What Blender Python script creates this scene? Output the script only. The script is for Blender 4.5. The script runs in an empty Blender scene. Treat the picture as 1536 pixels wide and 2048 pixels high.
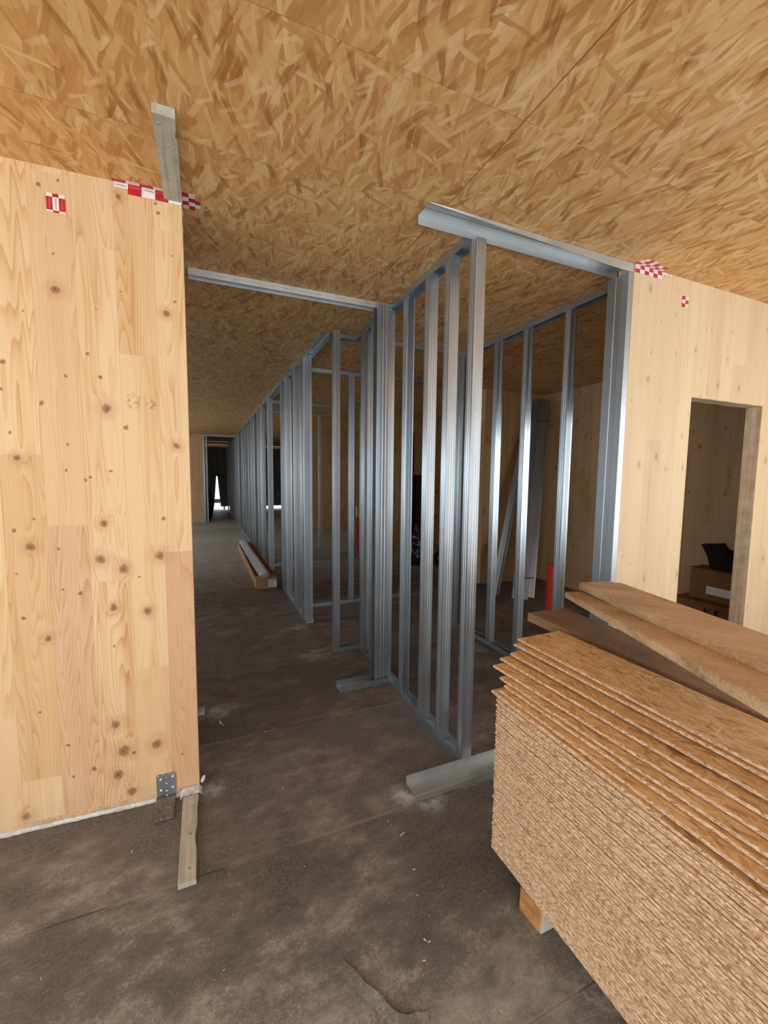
import bpy, bmesh, math, random
from mathutils import Vector, Matrix, noise
random.seed(7)
C = bpy.context.scene.collection
S = bpy.context.scene
H = 2.652                       # room height

# ---------------------------------------------------------------- camera, world, lights, exposure
cam = bpy.data.cameras.new('camera'); cam.sensor_fit = 'HORIZONTAL'; cam.sensor_width = 36.0
cam.lens = 837.1 * 36.0 / 1536.0; cam.clip_start = 0.02; cam.clip_end = 200
co = bpy.data.objects.new('camera', cam); C.objects.link(co)
rt = Vector((0.91883, -0.39452, 0.01017)); up = Vector((0.02564, 0.08540, 0.99602)); fw = Vector((0.39382, 0.91491, -0.08859))
m = Matrix(((rt.x, up.x, -fw.x, 0), (rt.y, up.y, -fw.y, 0), (rt.z, up.z, -fw.z, 1.5), (0, 0, 0, 1)))
co.matrix_world = m
S.camera = co

w = bpy.data.worlds.new('world'); S.world = w; w.use_nodes = True
bg = w.node_tree.nodes['Background']; bg.inputs[0].default_value = (0.86, 0.94, 1.0, 1); bg.inputs[1].default_value = 2.2
S.view_settings.view_transform = 'Standard'; S.view_settings.look = 'None'
S.view_settings.exposure = 0.0; S.view_settings.gamma = 1.0; S.view_settings.use_curve_mapping = False

def area(name, loc, rot, sx, sy, power, col):
    l = bpy.data.lights.new(name, 'AREA'); l.shape = 'RECTANGLE'; l.size = sx; l.size_y = sy
    l.energy = power; l.color = col
    o = bpy.data.objects.new(name, l); C.objects.link(o); o.location = loc
    o.rotation_euler = [math.radians(a) for a in rot]
    return o
# daylight coming in through the openings of the shell
area('daylight_south_opening', (0.3, -1.96, 1.25), (90, 0, 0), 5.8, 2.2, 27, (0.96, 0.98, 1.0))
area('daylight_front_west_opening', (-3.15, -0.1, 1.3), (0, -90, 0), 1.9, 2.4, 42, (0.94, 0.97, 1.0))
area('daylight_front_east_opening', (4.45, -0.4, 1.5), (0, 90, 0), 1.7, 2.2, 40, (0.96, 0.98, 1.0))
area('daylight_corridor_west_opening', (-3.15, 10.2, 1.45), (0, -90, 0), 1.5, 5.0, 40, (0.62, 0.83, 1.0))
area('daylight_near_west_opening', (-3.15, 5.0, 1.45), (0, -90, 0), 1.4, 2.2, 6, (0.62, 0.83, 1.0))

# ---------------------------------------------------------------- node helpers
class N:
    def __init__(s, name, rough=0.7, metal=0.0, spec=0.3):
        s.m = bpy.data.materials.new(name); s.m.use_nodes = True; s.t = s.m.node_tree
        s.b = s.t.nodes['Principled BSDF']; s.b.inputs['Roughness'].default_value = rough
        s.b.inputs['Metallic'].default_value = metal; s.b.inputs['Specular IOR Level'].default_value = spec
        s.tc = s.t.nodes.new('ShaderNodeTexCoord')
        s.obj = s.tc.outputs['Object']
    def n(s, typ, **k):
        nd = s.t.nodes.new('ShaderNode' + typ)
        for a, v in k.items(): setattr(nd, a, v)
        return nd
    def put(s, sock, v):
        if isinstance(v, bpy.types.NodeSocket): s.t.links.new(v, sock)
        elif v is not None: sock.default_value = v
    def math(s, op, a, b=None, c=None, clamp=False):
        nd = s.n('Math', operation=op, use_clamp=clamp)
        for i, v in enumerate((a, b, c)): s.put(nd.inputs[i], v)
        return nd.outputs[0]
    def vm(s, op, a, b=None, scale=None):
        nd = s.n('VectorMath', operation=op); s.put(nd.inputs[0], a); s.put(nd.inputs[1], b)
        if scale is not None: s.put(nd.inputs['Scale'], scale)
        return nd.outputs['Value'] if op in ('DISTANCE', 'LENGTH', 'DOT_PRODUCT') else nd.outputs[0]
    def mapping(s, v, sc=(1, 1, 1), rot=(0, 0, 0), loc=(0, 0, 0)):
        nd = s.n('Mapping'); s.put(nd.inputs[0], v); nd.inputs['Scale'].default_value = sc
        nd.inputs['Rotation'].default_value = rot; nd.inputs['Location'].default_value = loc
        return nd.outputs[0]
    def noise(s, v, scale, detail=3, rough=0.55, dist=0.0, dims='3D'):
        nd = s.n('TexNoise', noise_dimensions=dims); s.put(nd.inputs['Vector'], v)
        nd.inputs['Scale'].default_value = scale; nd.inputs['Detail'].default_value = detail
        nd.inputs['Roughness'].default_value = rough; nd.inputs['Distortion'].default_value = dist
        return nd.outputs[0]
    def ramp(s, f, stops, interp='LINEAR'):
        nd = s.n('ValToRGB'); s.put(nd.inputs[0], f); r = nd.color_ramp; r.interpolation = interp
        while len(r.elements) < len(stops): r.elements.new(0.5)
        for e, (p, c) in zip(r.elements, stops):
            e.position = p; e.color = (c if len(c) == 4 else (*c, 1))
        return nd.outputs[0]
    def mr(s, v, a, b, c=0.0, d=1.0, smooth=False):
        nd = s.n('MapRange', interpolation_type='SMOOTHSTEP' if smooth else 'LINEAR')
        s.put(nd.inputs['Value'], v)
        for i, x in zip(('From Min', 'From Max', 'To Min', 'To Max'), (a, b, c, d)): s.put(nd.inputs[i], x)
        return nd.outputs[0]
    def mix(s, f, a, b, mode='MIX'):
        nd = s.n('Mix', data_type='RGBA', blend_type=mode)
        s.put(nd.inputs[0], f)
        for i, x in ((6, a), (7, b)):
            if not isinstance(x, bpy.types.NodeSocket) and len(x) == 3: x = (*x, 1)
            s.put(nd.inputs[i], x)
        return nd.outputs[2]
    def sep(s, v):
        nd = s.n('SeparateXYZ'); s.put(nd.inputs[0], v); return nd.outputs
    def comb(s, x, y, z):
        nd = s.n('CombineXYZ')
        for i, v in enumerate((x, y, z)): s.put(nd.inputs[i], v)
        return nd.outputs[0]
    def col(s, c):
        if not isinstance(c, bpy.types.NodeSocket) and len(c) == 3: c = (*c, 1)
        s.put(s.b.inputs['Base Color'], c); return s
    def bump(s, h, strength=0.3, dist=0.01):
        nd = s.n('Bump'); nd.inputs['Strength'].default_value = strength; nd.inputs['Distance'].default_value = dist
        s.put(nd.inputs['Height'], h); s.t.links.new(nd.outputs[0], s.b.inputs['Normal']); return s
def lin(r, g, b):
    f = lambda c: (c / 255 / 12.92) if c / 255 <= 0.04045 else ((c / 255 + 0.055) / 1.055) ** 2.4
    return (f(r), f(g), f(b))

# ---------------------------------------------------------------- materials
def osb(name, dark, mid, light, swap=False, seams=None, scale=1.0, seed=0.0, spread=1.0, rnd=False):
    s = N(name, rough=0.55, spec=0.35)
    v = s.obj
    if rnd:
        oi = s.n('ObjectInfo'); v = s.vm('ADD', v, s.comb(s.math('MULTIPLY', oi.outputs['Random'], 9.0), s.math('MULTIPLY', oi.outputs['Random'], 5.0), 0.0))
    x, y, z = s.sep(v)
    base = s.comb(x, y, 0.0)
    warp = s.noise(base, 2.3, 2, 0.5)
    wob = s.n('TexNoise'); s.put(wob.inputs['Vector'], base); wob.inputs['Scale'].default_value = 2.2; wob.inputs['Detail'].default_value = 2
    base = s.vm('ADD', base, s.vm('SCALE', s.vm('SUBTRACT', wob.outputs['Color'], (0.5, 0.5, 0.5)), scale=0.10))
    if seams:      # a board offset per panel: its pattern is cut off at the seam
        px = s.math('MULTIPLY', s.math('GREATER_THAN', x, seams['x']), 3.7)
        py = s.math('MULTIPLY', s.math('FLOOR', s.math('DIVIDE', s.math('SUBTRACT', y, seams['y0']), seams['dy'])), 5.3)
        base = s.vm('ADD', base, s.comb(px, py, 0.0))
    colr = s.ramp(s.noise(s.mapping(base, (16 * scale, 5 * scale, 1)), 1.0, 5, 0.65), [(0.3, dark), (0.5, mid), (0.72, light)])
    angs = [0.12, -0.55, 0.42, -0.22, 0.75, -0.05, 0.3, -0.38, 1.35]
    for i, a in enumerate(angs):
        L, W = [(10, 60), (7.5, 48), (12, 80), (8.5, 42), (14, 95), (7, 64), (11, 110), (15, 70), (10, 76)][i]
        a *= spread
        p = s.mapping(base, (W * scale, L * scale, 1), (0, 0, 0), (i * 3.17 + seed, i * 7.3, 0))
        rot = s.mapping(base, (1, 1, 1), (0, 0, a), (0, 0, 0))
        p = s.mapping(rot, (W * scale, L * scale, 1), (0, 0, 0), (i * 3.17 + seed, i * 7.3, 0))
        vo = s.n('TexVoronoi', voronoi_dimensions='2D', distance='CHEBYCHEV', feature='F1')
        s.put(vo.inputs['Vector'], p); vo.inputs['Scale'].default_value = 1.0; vo.inputs['Randomness'].default_value = 0.85
        r = s.sep(vo.outputs['Color'])
        grain = s.noise(s.mapping(rot, (230 * scale, 9 * scale, 1)), 1.0, 2, 0.6)
        tone = s.math('ADD', s.math('MULTIPLY', r[1], 0.72), s.math('MULTIPLY', grain, 0.42))
        c = s.ramp(tone, [(0.08, dark), (0.30, tuple(0.5 * (d + q) for d, q in zip(dark, mid))), (0.58, mid), (0.88, tuple(0.45 * q + 0.55 * l for q, l in zip(mid, light))), (1.0, light)])
        keep = [0.55, 0.42, 0.42, 0.4, 0.22, 0.38, 0.34, 0.3, 0.08][i]
        mk = s.math('MULTIPLY', s.math('LESS_THAN', r[0], keep), s.mr(vo.outputs['Distance'], 0.52, 0.34))
        colr = s.mix(s.math('MULTIPLY', mk, 0.9), colr, c)
    colr = s.mix(0.12, colr, mid)
    # scattered dark slivers
    for (ra, W, L, th, kk, cc) in ((-0.35, 46, 11, 0.10, 0.75, tuple(d * 0.92 for d in dark)), (0.42, 58, 13, 0.09, 0.7, tuple(d * 0.8 for d in dark)), (0.05, 40, 9, 0.07, 0.6, light), (-0.9, 75, 20, 0.06, 0.6, light)):
        rot = s.mapping(base, (1, 1, 1), (0, 0, ra))
        sl = s.n('TexVoronoi', voronoi_dimensions='2D', distance='CHEBYCHEV')
        s.put(sl.inputs['Vector'], s.mapping(rot, (W * scale, L * scale, 1), (0, 0, 0), (W, L, 0))); sl.inputs['Scale'].default_value = 1.0
        g_ = s.noise(s.mapping(rot, (200 * scale, 10 * scale, 1)), 1.0, 2, 0.6)
        colr = s.mix(s.math('MULTIPLY', s.math('MULTIPLY', s.math('LESS_THAN', s.sep(sl.outputs['Color'])[0], th), s.mr(sl.outputs['Distance'], 0.46, 0.30)), s.mr(g_, 0.3, 0.6, 0.4 * kk, kk)), colr, cc)
    if seams:
        dx = s.math('ABSOLUTE', s.math('SUBTRACT', x, seams['x']))
        fy = s.math('DIVIDE', s.math('SUBTRACT', y, seams['y0']), seams['dy'])
        dy = s.math('MULTIPLY', s.math('ABSOLUTE', s.math('SUBTRACT', fy, s.math('ROUND', fy))), seams['dy'])
        ly = s.math('MULTIPLY', s.mr(dy, 0.0010, 0.0022, 0.38, 0.0), s.math('MULTIPLY', s.math('LESS_THAN', x, seams['x'] + 0.04), s.mr(s.noise(base, 5, 1), 0.40, 0.50, 0.2, 1.0)))
        line = s.math('MAXIMUM', ly, s.mr(dx, 0.0016, 0.0034, 0.75, 0.0))
        colr = s.mix(line, colr, tuple(d * 0.5 for d in dark))
    s.col(colr).bump(s.noise(s.mapping(base, (60, 14, 1)), 1.0, 3, 0.6), 0.25, 0.004)
    return s.m

def clt(name, tint=(1, 1, 1), knots=None, ux=(1, 0), off=0.0, width=0.14, kd=1.0, pale=0.0, strength=1.0):
    """vertical pine lamellas; ux = direction of the wall in plan"""
    s = N(name, rough=0.6, spec=0.25)
    x, y, z = s.sep(s.obj)
    u = s.math('ADD', s.math('MULTIPLY', x, ux[0]), s.math('MULTIPLY', y, ux[1]))
    ub = s.math('DIVIDE', s.math('ADD', u, off), width)
    ib = s.math('FLOOR', ub)
    wn = s.n('TexWhiteNoise', noise_dimensions='1D'); s.put(wn.inputs['W'], ib)
    zb = s.math('FLOOR', s.math('ADD', s.math('DIVIDE', z, 1.35), s.math('MULTIPLY', wn.outputs[0], 7.0)))
    wn2 = s.n('TexWhiteNoise', noise_dimensions='2D'); s.put(wn2.inputs['Vector'], s.comb(ib, zb, 0.0))
    r = s.sep(wn2.outputs['Color'])
    seed = s.math('MULTIPLY', r[0], 37.0)
    kmask = None; kmin = None
    P0 = s.comb(u, s.math('MULTIPLY', z, 0.93), 0.0)
    wq = s.n('TexNoise'); s.put(wq.inputs['Vector'], P0); wq.inputs['Scale'].default_value = 34.0; wq.inputs['Detail'].default_value = 2
    P = s.vm('ADD', P0, s.vm('SCALE', s.vm('SUBTRACT', wq.outputs['Color'], (0.5, 0.5, 0.5)), scale=0.020))
    P = s.comb(s.sep(P)[0], s.sep(P)[1], 0.0)
    if knots:
        for (ku, kz, kr) in knots:
            d = s.math('DIVIDE', s.vm('DISTANCE', P, (ku, kz * 0.93, 0.0)), kr)
            kmin = d if kmin is None else s.math('MINIMUM', kmin, d)
            if kr > 0.012:
                big = s.math('MULTIPLY', d, 1.0)
                kmask = big if kmask is None else s.math('MINIMUM', kmask, big)
        kd1 = kmin; kbig = kmask
    else:
        vo = s.n('TexVoronoi', voronoi_dimensions='2D'); s.put(vo.inputs['Vector'], s.comb(s.math('MULTIPLY', u, 7.5 * kd), s.math('MULTIPLY', z, 4.3 * kd), 0.0))
        vo.inputs['Scale'].default_value = 1.0
        q = s.sep(vo.outputs['Color'])
        size = s.math('ADD', 0.03, s.math('MULTIPLY', s.math('POWER', q[1], 3.0), 0.09))
        kd1 = s.math('DIVIDE', s.math('ADD', vo.outputs['Distance'], s.math('MULTIPLY', s.math('GREATER_THAN', q[0], 0.62), 5.0)), size)
        kbig = kd1
    nv = s.comb(s.math('ADD', s.math('MULTIPLY', u, 8.0), seed), s.math('MULTIPLY', z, 0.42), 0.0)
    field = s.noise(nv, 1.0, 2.2, 0.4)
    bendk = s.math('MULTIPLY', s.math('POWER', 2.718, s.math('MULTIPLY', kbig, -0.55)), 1.6)
    ph = s.math('ADD', s.math('MULTIPLY', field, s.math('ADD', 20.0, s.math('MULTIPLY', r[1], 26.0))), bendk)
    fr = s.math('FRACT', ph)
    ring = s.math('MULTIPLY', s.math('POWER', fr, 2.2), s.mr(fr, 0.90, 1.0, 1.0, 0.0))
    fine = s.noise(s.comb(s.math('ADD', s.math('MULTIPLY', u, 260.0), seed), s.math('MULTIPLY', z, 3.0), 0.0), 1.0, 3, 0.6)
    broad = s.noise(s.comb(s.math('ADD', s.math('MULTIPLY', u, 14.0), seed), s.math('MULTIPLY', z, 0.8), 0.0), 1.0, 2, 0.5)
    g = s.math('ADD', s.math('MULTIPLY', ring, s.math('MULTIPLY', s.math('ADD', 0.24, s.math('MULTIPLY', r[1], 0.55)), strength)),
               s.math('ADD', s.math('MULTIPLY', s.math('SUBTRACT', fine, 0.5), 0.30), s.math('MULTIPLY', s.math('SUBTRACT', broad, 0.5), 1.25)))
    base = s.ramp(g, [(0.0, lin(244, 218, 172)), (0.28, lin(232, 198, 146)), (0.62, lin(210, 162, 108)), (1.0, lin(186, 130, 80))])
    base = s.mix(s.math('MULTIPLY', r[2], 0.55), base, s.mix(s.math('GREATER_THAN', r[0], 0.5), lin(220, 180, 128), lin(232, 198, 156)), 'MIX')
    pk = s.math('MULTIPLY', s.math('GREATER_THAN', r[1], 0.80), 0.35)
    base = s.mix(pk, base, lin(214, 168, 138))
    # joint lines between lamellas
    fu = s.math('SUBTRACT', ub, ib)
    e = s.math('MINIMUM', fu, s.math('SUBTRACT', 1.0, fu))
    base = s.mix(s.mr(e, 0.003, 0.013, 0.26, 0.0), base, lin(165, 115, 70))
    # knots
    halo = s.mr(kbig, 0.9, 3.0, 0.30, 0.0, True)
    base = s.mix(halo, base, lin(192, 138, 92))
    kc = s.ramp(s.math('FRACT', s.math('MULTIPLY', kd1, 1.6)), [(0.0, lin(128, 78, 50)), (0.5, lin(168, 112, 76)), (1.0, lin(112, 64, 40))])
    base = s.mix(s.mr(kd1, 0.55, 1.05, 0.70, 0.0), base, kc)
    base = s.mix(s.mr(kd1, 0.10, 0.45, 0.55, 0.0), base, lin(78, 46, 30))
    if knots:      # greenish grey smear left on the panel
        for (su, sz, sr_) in ((-0.055 - 0.205, 1.795, 0.036), (-0.055 - 0.140, 1.790, 0.026)):
            dd = s.math('DIVIDE', s.vm('DISTANCE', P, (su, sz * 0.93, 0.0)), sr_)
            sm = s.math('MULTIPLY', s.mr(dd, 0.5, 1.1, 1.0, 0.0, True), s.mr(s.noise(P, 55, 4, 0.7), 0.50, 0.60, 0.0, 0.65))
            base = s.mix(sm, base, lin(128, 124, 98))
        dirt = s.math('MULTIPLY', s.mr(z, 0.16, 0.02, 0.0, 0.35, True), s.mr(s.noise(P, 9, 4, 0.6), 0.4, 0.65))
        base = s.mix(dirt, base, lin(206, 186, 164))
    base = s.mix(pale, base, lin(236, 222, 200))
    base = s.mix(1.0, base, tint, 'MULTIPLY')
    s.col(base).bump(g, 0.08, 0.003)
    return s.m

def metal(name, base=(0.49, 0.545, 0.59), rough=0.31, perf=False):
    s = N(name, rough=rough, metal=0.92, spec=0.5)
    n1 = s.noise(s.mapping(s.obj, (1, 1, 0.25)), 9, 4, 0.6)
    n2 = s.noise(s.obj, 140, 2, 0.6)
    f = s.math('ADD', s.math('MULTIPLY', n1, 0.7), s.math('MULTIPLY', n2, 0.3))
    c = s.ramp(f, [(0.3, tuple(b * 0.90 for b in base)), (0.5, base), (0.7, tuple(min(1, b * 1.08) for b in base))])
    if perf:
        x, y, z = s.sep(s.obj)
        zz = s.math('FRACT', s.math('MULTIPLY', z, 42.0))
        dash = s.math('MULTIPLY', s.math('GREATER_THAN', zz, 0.42), 1.0)
        ux = s.math('ABSOLUTE', s.math('SUBTRACT', x, 0.938))
        ban = s.mr(s.math('ABSOLUTE', s.math('SUBTRACT', ux, 0.013)), 0.0022, 0.0032, 1.0, 0.0)
        c = s.mix(s.math('MULTIPLY', s.math('MULTIPLY', dash, ban), 0.8), c, (0.03, 0.034, 0.04))
    s.col(c); s.put(s.b.inputs['Roughness'], s.mr(n1, 0.3, 0.7, rough - 0.03, rough + 0.07))
    return s.m

def plain(name, c, rough=0.6, metal=0.0, spec=0.3, var=0.12, sc=30, emit=None):
    s = N(name, rough=rough, metal=metal, spec=spec)
    f = s.noise(s.obj, sc, 3)
    s.col(s.ramp(f, [(0.3, tuple(v * (1 - var) for v in c)), (0.7, tuple(min(1, v * (1 + var)) for v in c))]))
    return s.m

M = {}
M['osb_ceiling'] = osb('osb_ceiling', lin(165, 106, 50), lin(214, 165, 104), lin(237, 205, 153), scale=0.62, spread=1.0, seams=dict(x=0.99, y0=1.715, dy=0.54))
M['osb_board'] = osb('osb_board_face', lin(176, 124, 76), lin(222, 178, 124), lin(246, 216, 172), scale=1.6, rnd=True)
M['osb_wall'] = osb('osb_wall', lin(120, 80, 45), lin(160, 118, 76), lin(190, 150, 104))

def edge_mat():
    s = N('osb_board_edge', rough=0.75, spec=0.2)
    oi = s.n('ObjectInfo')
    x, y, z = s.sep(s.obj)
    a = s.comb(s.math('ADD', s.math('MULTIPLY', y, 150.0), s.math('MULTIPLY', x, 150.0)), s.math('ADD', s.math('MULTIPLY', z, 430.0), s.math('MULTIPLY', oi.outputs['Random'], 91.0)), 0.0)
    vo = s.n('TexVoronoi', voronoi_dimensions='2D'); s.put(vo.inputs['Vector'], a); vo.inputs['Scale'].default_value = 1.0
    r = s.sep(vo.outputs['Color'])
    n1 = s.noise(a, 1.7, 3, 0.7)
    f = s.math('ADD', s.math('MULTIPLY', r[0], 0.55), s.math('MULTIPLY', n1, 0.5))
    c = s.ramp(f, [(0.20, lin(132, 102, 76)), (0.36, lin(190, 158, 126)), (0.54, lin(212, 182, 150)), (0.84, lin(242, 220, 192))])
    hue = s.ramp(oi.outputs['Random'], [(0.0, (0.93, 0.93, 0.93)), (0.5, (1, 0.98, 0.96)), (1.0, (1.04, 1.02, 1.0))])
    s.col(s.mix(1.0, c, hue, 'MULTIPLY')).bump(n1, 0.3, 0.002)
    return s.m
M['edge'] = edge_mat()

KN = [(0.634,1.915,.0119),(0.646,1.81,.0077),(0.523,1.768,.0102),(0.63,1.646,.006),(0.612,1.551,.0136),(0.436,1.877,.0059),(0.445,1.607,.0059),(0.454,1.508,.0059),(0.361,1.974,.0076),(0.321,1.881,.0076),(0.304,1.76,.020),(0.239,1.684,.0101),(0.302,1.504,.0068),(0.389,1.464,.0068),(0.373,1.476,.0059),(0.047,1.616,.0151),(0.334,1.284,.0169),(0.353,1.136,.020),(0.268,1.086,.021),(0.312,0.921,.017),(0.186,0.892,.0183),(0.131,1.136,.0225),(0.588,1.199,.0185),(0.638,1.269,.0085),(0.573,1.312,.006),(0.636,1.094,.006),(0.628,0.912,.0102),(0.547,0.817,.0136),(0.429,0.995,.0102),(0.49,1.015,.006),(0.112,1.297,.0101),(0.316,0.75,.0059),(0.213,1.048,.0059),(0.493,1.183,.006),(0.49,2.582,.0085),(0.429,2.61,.0078),(0.23,2.597,.0122),(0.1,2.599,.007),(0.09,2.568,.0084),(0.455,2.203,.0175),(0.457,2.337,.005),(0.073,2.167,.0145),(0.038,2.221,.0063),(0.044,2.407,.0049),(0.323,2.153,.0049),(0.236,2.23,.0049),(0.562,2.111,.005),(0.329,0.396,.020),(0.299,0.27,.027),(0.263,0.254,.0082),(0.326,0.161,.024),(0.277,0.072,.021),(0.171,0.271,.023),(0.416,0.212,.011),(0.493,0.196,.0074),(0.662,0.063,.0183),(0.593,0.505,.0065),(0.504,0.342,.0064),(0.067,0.201,.0073)]
M['clt_left'] = clt('pine_panel_left', knots=[(-0.055 - a, b, r) for a, b, r in KN], off=0.025, width=0.14, tint=(0.91, 0.845, 0.83))
M['clt_right'] = clt('pine_panel_right', off=-2.165 + 2.8, width=0.13, strength=0.85, kd=1.0, pale=0.38, tint=(0.86, 0.84, 0.80))
M['clt_side'] = clt('pine_panel_side', ux=(0, 1), off=0.3, width=0.13, strength=0.5, kd=1.15, pale=0.05, tint=(0.70, 0.62, 0.56))  # darker copy of the same pine, dimness of the rear rooms put into the tint
M['clt_back'] = clt('pine_panel_back', off=0.4, width=0.13, strength=0.5, kd=1.15, pale=0.05, tint=(0.70, 0.62, 0.56))  # same wood again, tint lowered to paint in the weak light back there
M['steel'] = metal('galvanised_steel')
M['steel_dark'] = metal('galvanised_steel_dull', (0.42, 0.46, 0.49), 0.42)
M['steel_mid'] = metal('galvanised_steel_header', (0.58, 0.61, 0.62), 0.42)
M['steel_bright'] = metal('galvanised_steel_lit', (0.80, 0.84, 0.86), 0.48)  # lighter steel for the ceiling rail, its bright reflection put into the colour
M['steel_perf'] = metal('galvanised_steel_perforated', (0.54, 0.59, 0.63), 0.36, perf=True)
M['black'] = plain('black_plastic', (0.012, 0.012, 0.014), 0.35, spec=0.5)
M['bag'] = plain('black_bin_bag', (0.010, 0.010, 0.013), 0.22, spec=0.6)
M['fabric'] = plain('black_fabric', (0.012, 0.012, 0.013), 0.9)
M['red'] = plain('red_pipe_plastic', lin(214, 58, 34), 0.4, spec=0.5, var=0.08)
M['yellow'] = plain('yellow_cap_plastic', lin(214, 180, 40), 0.4, spec=0.5)
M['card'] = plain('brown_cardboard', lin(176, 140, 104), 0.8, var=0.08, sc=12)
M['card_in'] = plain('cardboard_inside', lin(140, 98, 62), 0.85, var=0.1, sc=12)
M['paper'] = plain('white_paper', lin(232, 234, 238), 0.6, var=0.03)
M['ink'] = plain('black_ink', (0.03, 0.03, 0.035), 0.6)
M['ink_grey'] = plain('grey_ink', (0.20, 0.20, 0.22), 0.6)
M['tape_red'] = plain('tape_red', lin(190, 32, 44), 0.4, spec=0.5, var=0.10)
M['tape_white'] = plain('tape_white', lin(244, 236, 232), 0.4, spec=0.5, var=0.03)
M['tape_pink'] = plain('tape_faded_lettering', lin(236, 130, 136), 0.5)
M['film'] = plain('white_sealing_film', lin(206, 206, 206), 0.35, spec=0.6, var=0.22, sc=60)
def tarp_mat():
    s = N('dark_grey_tarpaulin', rough=0.6); s.col(s.ramp(s.noise(s.obj, 4, 3), [(0.3, lin(92, 90, 88)), (0.7, lin(116, 114, 112))]))
    tr = s.n('BsdfTranslucent'); tr.inputs[0].default_value = (0.05, 0.05, 0.05, 1); ad = s.n('AddShader')
    s.t.links.new(s.b.outputs[0], ad.inputs[0]); s.t.links.new(tr.outputs[0], ad.inputs[1])
    s.t.links.new(ad.outputs[0], s.t.nodes['Material Output'].inputs[0]); return s.m
M['tarp'] = tarp_mat()
M['chip'] = plain('pale_wood_chip', lin(214, 190, 156), 0.8)
M['rust'] = plain('dark_red_cloth', lin(64, 18, 14), 0.9)
M['white_end'] = plain('white_painted_end', lin(226, 224, 214), 0.7)
M['outside'] = plain('pale_ground', lin(190, 192, 190), 0.9)

def foil():
    s = N('crinkled_foil', rough=0.22, metal=0.6)
    s.col(s.ramp(s.noise(s.obj, 40, 3), [(0.3, (0.65, 0.67, 0.7)), (0.7, (0.9, 0.91, 0.93))]))
    s.bump(s.noise(s.obj, 32, 4, 0.65, 1.5), 1.0, 0.05); return s.m
M['foil'] = foil()

def batten(name, a, b, sc=(90, 3, 30)):
    s = N(name, rough=0.75, spec=0.2)
    f = s.noise(s.mapping(s.obj, sc), 1.0, 4, 0.6); g = s.noise(s.obj, 14, 3)
    s.col(s.ramp(s.math('ADD', s.math('MULTIPLY', f, 0.6), s.math('MULTIPLY', g, 0.4)), [(0.34, a), (0.62, b)])); s.bump(f, 0.3, 0.002)
    return s.m
M['grey_wood'] = batten('weathered_grey_wood', lin(160, 156, 142), lin(200, 196, 182))
M['pine_block'] = batten('rough_pine', lin(150, 100, 54), lin(206, 160, 104))

M['reveal'] = batten('sawn_panel_edge', lin(176, 144, 112), lin(226, 204, 176), (14, 42, 0.8))
def plank(name, a, b, c2):
    s = N(name, rough=0.8, spec=0.15)
    oi = s.n('ObjectInfo')
    v = s.vm('ADD', s.obj, s.comb(s.math('MULTIPLY', oi.outputs['Random'], 5.0), 0.0, 0.0))
    f = s.noise(s.mapping(v, (7, 1.2, 20)), 1.0, 4, 0.6); g = s.noise(v, 90, 3, 0.7); k = s.noise(v, 5, 3)
    t = s.math('ADD', s.math('ADD', s.math('MULTIPLY', f, 0.45), s.math('MULTIPLY', g, 0.35)), s.math('MULTIPLY', k, 0.2))
    s.col(s.ramp(t, [(0.36, a), (0.5, b), (0.64, c2)])).bump(g, 0.35, 0.003)
    return s.m
M['plank'] = plank('weathered_board', lin(170, 140, 114), lin(204, 174, 146), lin(226, 198, 170))
M['plank_side'] = plank('weathered_board_side', lin(160, 130, 98), lin(206, 178, 142), lin(230, 204, 168))
M['plank_dark'] = plank('damp_board', lin(110, 90, 70), lin(148, 122, 96), lin(172, 146, 118))

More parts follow.
